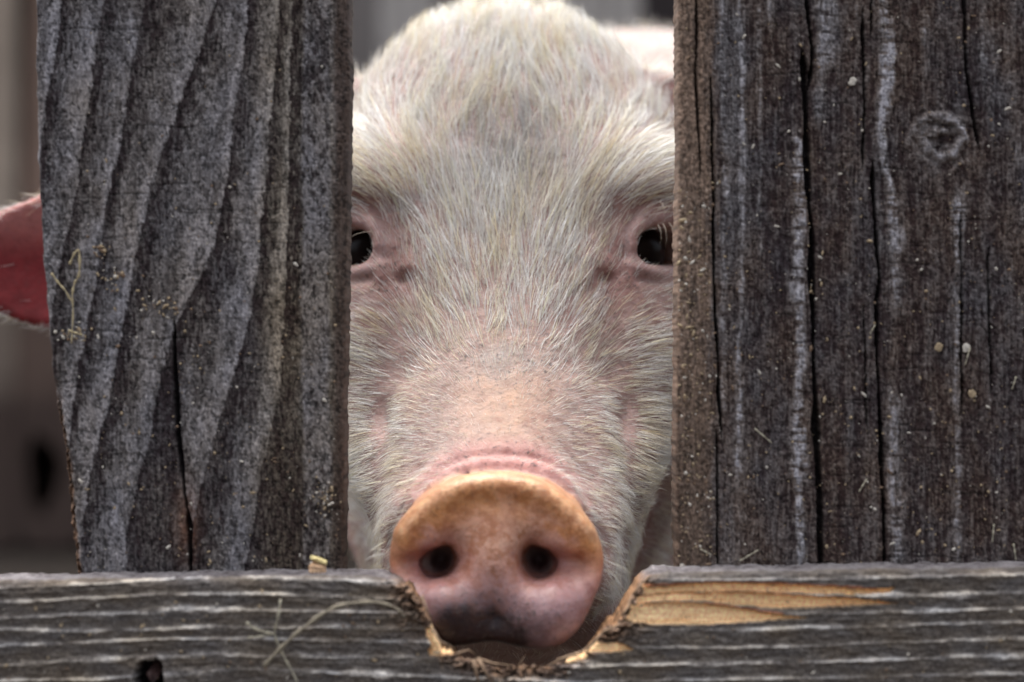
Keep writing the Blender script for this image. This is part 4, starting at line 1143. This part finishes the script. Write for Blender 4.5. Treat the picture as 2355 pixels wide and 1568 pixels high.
SHED_Y = 4.0
tones = {'pale': (0.40, 0.37, 0.345), 'grey': (0.19, 0.17, 0.16), 'brown': (0.20, 0.135, 0.105), 'dark': (0.035, 0.028, 0.028), 'tan': (0.34, 0.275, 0.22)}
WM = {k: mat_plain('shed_board_' + k, c_, dark_foot=True) for k, c_ in tones.items()}
shed = empty('plank_shed', (0, SHED_Y, 0))
tag(shed, 'weathered vertical board shed wall blurred in the background behind the pig', 'shed')
def board_mesh(name, w, h, t, mat, z0=0.0, broken=False):
    bm = bmesh.new()
    n = 6
    rr_ = random.Random(int(w * 1e4) + int(h * 1e3))
    ring = []
    for lev in range(2):
        row = []
        for i in range(n + 1):
            x_ = -w / 2 + w * i / n
            z_ = z0 + (rr_.uniform(0, 0.05) if (broken and lev == 0) else 0) if lev == 0 else h + rr_.uniform(-0.004, 0.004)
            row.append((bm.verts.new((x_, -t / 2, z_)), bm.verts.new((x_, t / 2, z_))))
        ring.append(row)
    for i in range(n):
        a0, a1 = ring[0][i], ring[0][i + 1]; b0, b1 = ring[1][i], ring[1][i + 1]
        bm.faces.new((a0[0], a1[0], b1[0], b0[0])); bm.faces.new((a1[1], a0[1], b0[1], b1[1]))
        bm.faces.new((a0[1], a1[1], a1[0], a0[0])); bm.faces.new((b0[0], b1[0], b1[1], b0[1]))
    bm.faces.new((ring[0][0][0], ring[1][0][0], ring[1][0][1], ring[0][0][1])); bm.faces.new((ring[0][n][0], ring[0][n][1], ring[1][n][1], ring[1][n][0]))
    bmesh.ops.recalc_face_normals(bm, faces=bm.faces)
    m_ = bpy.data.meshes.new(name); bm.to_mesh(m_); bm.free(); m_.materials.append(mat)
    return m_
def holed_board(w, h, hx_, hz_, rx, rz, mat, t=0.022, n=32):
    bm = bmesh.new(); rings = []
    for y_ in (-t / 2, t / 2):
        inn, out = [], []
        for k in range(n):
            an = 2 * math.pi * k / n; c_, s_ = math.cos(an), math.sin(an)
            f = 1 + 0.12 * math.sin(3 * an + 1) + 0.06 * math.sin(7 * an)
            inn.append(bm.verts.new((hx_ + rx * c_ * f, y_, hz_ + rz * s_ * f)))
            tx = ((w / 2 if c_ > 0 else -w / 2) - hx_) / c_ if abs(c_) > 1e-6 else 1e9
            tz = ((h if s_ > 0 else 0) - hz_) / s_ if abs(s_) > 1e-6 else 1e9
            q = min(tx, tz); out.append(bm.verts.new((hx_ + c_ * q, y_, hz_ + s_ * q)))
        rings.append((inn, out))
    for k in range(n):
        k2 = (k + 1) % n
        for inn, out in rings: bm.faces.new((inn[k], inn[k2], out[k2], out[k]))
        bm.faces.new((rings[0][0][k], rings[0][0][k2], rings[1][0][k2], rings[1][0][k]))
        bm.faces.new((rings[0][1][k], rings[0][1][k2], rings[1][1][k2], rings[1][1][k]))
    bmesh.ops.recalc_face_normals(bm, faces=bm.faces)
    m_ = bpy.data.meshes.new('plank'); bm.to_mesh(m_); bm.free(); m_.materials.append(mat)
    return m_
# boards seen in the openings keep the tones of the photograph: px edges on the wall plane
K5 = K * (1 + SHED_Y)
special = [(-40, 40, 'tan', 0), (44, 190, 'brown', 0.30), (792, 866, 'grey', 0), (870, 1000, 'pale', 0), (1004, 1100, 'grey', 0), (1400, 1474, 'pale', 0), (1478, 1600, 'dark', 0)]
xs_ = [((a - 1177) * K5, (b - 1177) * K5, t_, z0_) for a, b, t_, z0_ in special]
fillers = []
def fill(x0, x1):
    w = 0.13; n = max(1, int(round((x1 - x0) / w))); st = (x1 - x0) / n
    for i in range(n):
        fillers.append((x0 + i * st + 0.003, x0 + (i + 1) * st - 0.003, random.choice(['grey', 'brown', 'grey', 'tan', 'pale']), 0))
fill(-3.4, xs_[0][0]); fill(xs_[1][1], xs_[2][0]); fill(xs_[4][1], xs_[5][0]); fill(xs_[6][1], 3.4)
for (a, b, t_, z0_) in xs_ + fillers:
    if z0_ > 0:
        o = obj('plank', holed_board((b - a), 2.35, (100 - 1177) * K5 - (a + b) / 2, ZC - (1085 - 784) * K5, 0.042, 0.095, WM[t_]), shed)
        o['label'] = 'brown board with a dark rotted hole low down'; o.location = ((a + b) / 2, 0, 0)
        continue
    o = obj('plank', board_mesh('plank', b - a, 2.35 + random.uniform(-0.02, 0.02), 0.022, WM[t_], z0_, z0_ > 0), shed)
    o.location = ((a + b) / 2, random.uniform(-0.006, 0.006), 0)
def slab(name, lo, hi, mat, parent):
    bm = bmesh.new(); bmesh.ops.create_cube(bm, size=1)
    for v_ in bm.verts:
        v_.co = Vector([lo[i] + (hi[i] - lo[i]) * (v_.co[i] + 0.5) for i in range(3)])
    bmesh.ops.bevel(bm, geom=bm.edges[:], offset=0.008, segments=1, affect='EDGES')
    m_ = bpy.data.meshes.new(name); bm.to_mesh(m_); bm.free(); m_.materials.append(mat)
    return obj(name, m_, parent)
slab('unseen_side_wall', (-3.44, 0.02, 0), (-3.40, 0.6, 2.38), WM['brown'], shed)
slab('unseen_side_wall', (3.40, 0.02, 0), (3.44, 0.6, 2.38), WM['brown'], shed)
slab('unseen_back_wall', (-3.40, 0.56, 0), (3.40, 0.6, 2.38), WM['dark'], shed)  # unseen back, sides and roof, added to keep the board hole dark
slab('unseen_roof', (-3.7, -0.35, 2.385), (3.7, 0.9, 2.44), mat_plain('unseen_shed_roof', (0.10, 0.09, 0.085), 0.6, (1, 20, 1)), shed)
# ------------------------------------------------------------------ nail, straw, chips and crumbs
def mat_simple(name, col, rough=0.8, var=0.25, sc=700):
    t = NT(name); v = t.coords(); n = t.noise(sc, 3, 0.6, v)
    t.lk(t.ramp(n.outputs['Fac'], [(0.3, tuple(x * (1 - var) for x in col)), (0.7, tuple(min(1, x * (1 + var)) for x in col))]), t.b.inputs['Base Color'])
    t.set(Roughness=rough, Specular_IOR_Level=0.3)
    return t.m
M_STRAW = mat_simple('dry_straw', (0.40, 0.33, 0.20)); M_STRAWP = mat_simple('pale_straw', (0.36, 0.33, 0.25)); M_CHIP = mat_simple('wood_chip', (0.62, 0.44, 0.20))
M_RUST = mat_simple('rusty_iron', (0.075, 0.040, 0.036), 0.6, 0.5, 300); M_TAN = mat_simple('torn_wood', (0.30, 0.205, 0.135), 0.85, 0.4, 400)
M_CRUMB = [mat_simple('crumb_pale', (0.50, 0.46, 0.40)), mat_simple('crumb_tan', (0.34, 0.26, 0.165)), mat_simple('crumb_brown', (0.18, 0.12, 0.08))]

# bent bolt standing in the hole of the rail
a = Vector(W(352, 1640, RY)); a.y = RY + 0.006
pts = [a, Vector(W(348, 1590, RY)) + Vector((0, 0.004, 0)), Vector(W(347, 1556, RY)) + Vector((0, 0.004, 0)), Vector(W(356, 1538, RY)) + Vector((0, 0.009, 0)), Vector(W(352, 1530, RY)) + Vector((0, 0.014, 0))]
V, Fc = tube(pts, [0.0030, 0.0030, 0.0030, 0.0027, 0.0016], 12)
bolt = keep(obj('bolt', py_mesh('bolt', V, Fc, M_RUST)), fence); bolt['label'] = 'rusty bent bolt in a dark hole of the rail'

def stalk(name, runs, mat, label, cat, group=None):
    V = []; Fc = []
    for pts, r in runs:
        P = [Vector(W(*p)) for p in pts]
        # resample with Catmull-Rom
        Q = []
        for i in range(len(P) - 1):
            p0 = P[max(i - 1, 0)]; p1 = P[i]; p2 = P[i + 1]; p3 = P[min(i + 2, len(P) - 1)]
            for k in range(5):
                t = k / 5
                Q.append(0.5 * ((2 * p1) + (p2 - p0) * t + (2 * p0 - 5 * p1 + 4 * p2 - p3) * t * t + (3 * p1 - p0 - 3 * p2 + p3) * t ** 3))
        Q.append(P[-1])
        rr_ = [r * (0.75 + 0.35 * math.sin(i * 1.7)) * (1 - 0.5 * (i / len(Q)) ** 3) for i in range(len(Q))]
        v, f = tube(Q, rr_, 6)
        Fc += [tuple(i + len(V) for i in ff) for ff in f]; V += v
    o = obj(name, py_mesh(name, V, Fc, mat)); tag(o, label, cat, group)
    return o
ry = RY - 0.003
stalk('straw_stalk', [([(645, 1378, ry - .002), (640, 1415, ry - .004), (632, 1456, ry), (645, 1494, ry), (664, 1530, ry - .001), (686, 1572, ry - .002)], 0.0007),
                      ([(566, 1432, ry - .001), (592, 1448, ry), (630, 1458, ry)], 0.0009), ([(570, 1466, ry - .003), (602, 1462, ry), (632, 1456, ry)], 0.0006)], M_STRAWP,
      'short forked straw stalk lying on the rail left of the snout', 'straw')
stalk('grass_blade', [([(606, 1532, ry), (650, 1486, ry - .004), (700, 1442, ry - .010), (770, 1396, ry - .014), (850, 1384, ry - .010), (905, 1396, ry - .004), (930, 1418, ry)], 0.0012)], mat_simple('dry_blade', (0.27, 0.235, 0.175)),
      'long curved dry grass blade arching over the rail left of the snout', 'grass')
stalk('straw_strand', [([(160, 608, -.002), (172, 582, -.003), (182, 580, -.003), (182, 630, -.003), (172, 650, -.002), (166, 680, -.002), (168, 720, -.002), (164, 790, -.002)], 0.0008),
                       ([(118, 628, -.002), (134, 650, -.002), (150, 668, -.003), (168, 700, -.002)], 0.0007), ([(158, 760, -.002), (176, 766, -.002), (190, 770, -.002)], 0.0008)], M_STRAW,
      'stringy dried straw strand stuck to the outer edge of the bluish board', 'straw')

def chip(name, c, size, rot, mat, seed, label=None, cat=None, group=None, parent=None):
    r_ = random.Random(seed); bm = bmesh.new()
    bmesh.ops.create_icosphere(bm, subdivisions=2, radius=1.0)
    for v_ in bm.verts:
        q = v_.co.copy(); m_ = max(abs(q.x), abs(q.y), abs(q.z)); q = q.lerp(q / m_, 0.7)
        q = Vector((q.x * size[0], q.y * size[1], q.z * size[2])) * r_.uniform(0.78, 1.1)
        v_.co = q
    bm.transform(Euler(rot).to_matrix().to_4x4()); bm.transform(Matrix.Translation(Vector(c)))
    m_ = bpy.data.meshes.new(name); bm.to_mesh(m_); bm.free(); m_.materials.append(mat)
    o = obj(name, m_)
    if label: tag(o, label, cat, group)
    if parent: keep(o, parent)
    return o
cx_, cy_, cz_ = W(728, 1312, -.02)
chip('wood_chip', (cx_, -.02, cz_ + .0012), (0.0042, 0.004, 0.0026), (0.1, 0.1, 0.3), mat_simple('chip_pink', (0.55, 0.36, 0.22)), 1, 'small orange wood chip lying on the rail by the bluish board', 'wood chip')
chip('wood_chip', (cx_ + .0008, -.02, cz_ + .0052), (0.0045, 0.003, 0.0011), (0.1, 0.35, 0.2), mat_simple('chip_yellow', (0.62, 0.52, 0.25)), 2, 'flat yellow wood chip resting on top of the orange chip on the rail', 'wood chip')

# torn fibres at the notch, parts of the rail
def splinter(pts, r, mat=M_TAN):
    P = [Vector(W(*p)) for p in pts]
    P = [p_ + Vector((random.uniform(-.0008, .0008), 0, random.uniform(-.0008, .0008))) for p_ in P]
    V, Fc = tube(P, [r * 0.62 * f for f in np.linspace(1, 0.25, len(P))], 5)
    keep(obj('splinter', py_mesh('splinter', V, Fc, mat)), rail)
rn = RY - 0.0015
for pts, r in (([(1088, 1512, rn), (1096, 1540, rn - .001), (1100, 1575, rn)], 0.0022), ([(1098, 1512, rn), (1116, 1540, rn - .0015), (1132, 1572, rn)], 0.0018), ([(1050, 1500, rn), (1075, 1496, rn + .004), (1092, 1506, rn + .006)], 0.0012),
               ([(1098, 1512, rn), (1130, 1524, rn), (1180, 1534, rn)], 0.0014), ([(1185, 1534, rn + .01), (1196, 1520, rn + .008), (1204, 1506, rn + .01)], 0.0005), ([(1262, 1528, rn + .003), (1300, 1510, rn + .002), (1350, 1492, rn)], 0.0010),
               ([(1280, 1520, rn), (1330, 1500, rn - .001), (1372, 1476, rn)], 0.0013), ([(1345, 1492, rn), (1380, 1462, rn), (1402, 1446, rn + .003)], 0.0015), ([(1385, 1452, rn), (1420, 1436, rn), (1446, 1428, rn)], 0.0014),
               ([(1432, 1420, rn), (1446, 1394, rn), (1452, 1366, rn + .003)], 0.0016), ([(1455, 1372, rn), (1470, 1344, rn), (1490, 1322, rn + .006)], 0.0014), ([(968, 1372, rn), (984, 1400, rn), (992, 1424, rn)], 0.0013), ([(990, 1446, rn), (1010, 1470, rn), (1042, 1492, rn)], 0.0014)):
    splinter(pts, r)

# dried crumbs on the boards
def crumbs(name, n, pick, y0, label, seed, smin_=0.0002, smax_=0.0009, yfun=None):
    r_ = np.random.default_rng(seed)
    V = []; Fc = []; mats = []
    for i in range(n):
        px, py = pick(r_); s_ = smin_ + (smax_ - smin_) * r_.random() ** 4
        el = r_.choice([1, 1, 1.4, 2.2]); an = r_.uniform(0, 6.3)
        c_ = Vector(W(px, py, y0)); base = len(V)
        for k in range(5):
            t = an + 2 * math.pi * k / 5
            e = Vector((math.cos(t) * el, 0, math.sin(t))); rot = Matrix.Rotation(an, 3, 'Y')
            V.append(c_ + (rot @ e) * s_ * r_.uniform(0.7, 1.2) + Vector((0, -s_ * 0.1, 0)))
        V.append(c_ + Vector((0, -s_ * 0.9, 0))); V.append(c_ + Vector((0, s_, 0)))
        for k in range(5):
            Fc.append((base + k, base + (k + 1) % 5, base + 5)); Fc.append((base + (k + 1) % 5, base + k, base + 6))
        mats += [int(r_.choice([0, 1, 1, 2]))] * 10
    m_ = py_mesh(name, V, Fc, M_CRUMB[0], False)
    m_.materials.append(M_CRUMB[1]); m_.materials.append(M_CRUMB[2])
    m_.polygons.foreach_set('material_index', mats)
    o = obj(name, m_); tag(o, label, 'crumbs', kind='stuff')
    return o
crumbs('dried_crumbs', 1100, lambda r: (r.uniform(1565, 2420), 1330 * r.random() ** 0.8), -0.0002, 'dried straw crumbs and dust specks stuck to the dark brown board', 3)
crumbs('dried_crumbs', 420, lambda r: (r.uniform(180, 780), 1330 * r.random() ** 0.55), -0.0002, 'dried crumbs and dust specks stuck to the bluish grey board', 4, 0.0002, 0.0009)
crumbs('dried_crumbs', 300, lambda r: (r.uniform(1560, 1640), r.uniform(430, 1300)), 0.0004, 'tan crumbs caked on the worn inner edge of the brown board', 5, 0.0004, 0.0012)
def on_rail(r):
    while True:
        px, py = r.uniform(0, 2354), r.uniform(1348, 1566)
        if py > np.interp(px, cols, topf) + 16: return px, py
crumbs('dried_crumbs', 260, on_rail, RY - 0.0006, 'fine specks scattered over the front of the rail', 6, 0.0002, 0.0009)
crumbs('dried_lump', 60, lambda r: (745 + 17 * r.normal(), 1150 + 20 * r.normal()), -0.0008, 'small whitish dried lump near the foot of the bluish board', 7, 0.0003, 0.0011)
crumbs('dried_lump', 90, lambda r: [(262 + 14 * r.normal(), 640 + 14 * r.normal()), (375 + 28 * r.normal(), 708 + 22 * r.normal()), (172 + 18 * r.normal(), 768 + 12 * r.normal()), (232 + 10 * r.normal(), 578 + 8 * r.normal())][r.integers(4)], -0.0008, 'yellowish dried food remains smeared beside the straw strand', 8, 0.0005, 0.0014)
r_ = random.Random(12)
for i, (px, py, dx, dy) in enumerate(((1735, 985, 40, 34), (2000, 768, 12, -22), (2336, 866, -10, 30), (1700, 1290, 44, -26), (2230, 800, -12, 40), (1610, 1262, 26, 14), (2330, 1250, 6, 40), (2285, 1205, -4, 42), (1975, 1130, 18, -30))):
    stalk('straw_fibre', [([(px, py, -.0012), (px + dx * .5, py + dy * .5, -.0022), (px + dx, py + dy, -.0012)], 0.0005)], M_STRAWP,
          ['pale slanting straw fibre on the brown board beside the long split', 'tiny fibre on the brown board right of the long split, halfway up', 'thin fibre at the right frame edge of the brown board', 'straw fibre low on the brown board near its inner edge', 'thin slanting fibre below the middle of the brown board, towards the right', 'straw fibre at the foot of the worn inner edge', 'thin upright fibre low at the far right of the brown board', 'upright fibre low on the brown board, second from the right', 'small fibre between the two long splits low on the brown board'][i], 'straw', 'straw fibres on the brown board')
for i, (px, py) in enumerate(((2222, 800), (2158, 798), (1960, 188), (2235, 905))):
    c_ = W(px, py, -.001)
    chip('crumb_flake', c_, (0.0018, 0.0006, 0.0022), (0, r_.uniform(-1, 1), 0), M_CRUMB[i % 2], 30 + i, ['tan flake stuck on the right of the brown board, mid height', 'pale flake just left of the tan flake on the brown board', 'curled tan flake between the splits near the top of the brown board', 'slanting tan flake below the mid height flakes on the brown board'][i], 'flake', 'flakes on the brown board')
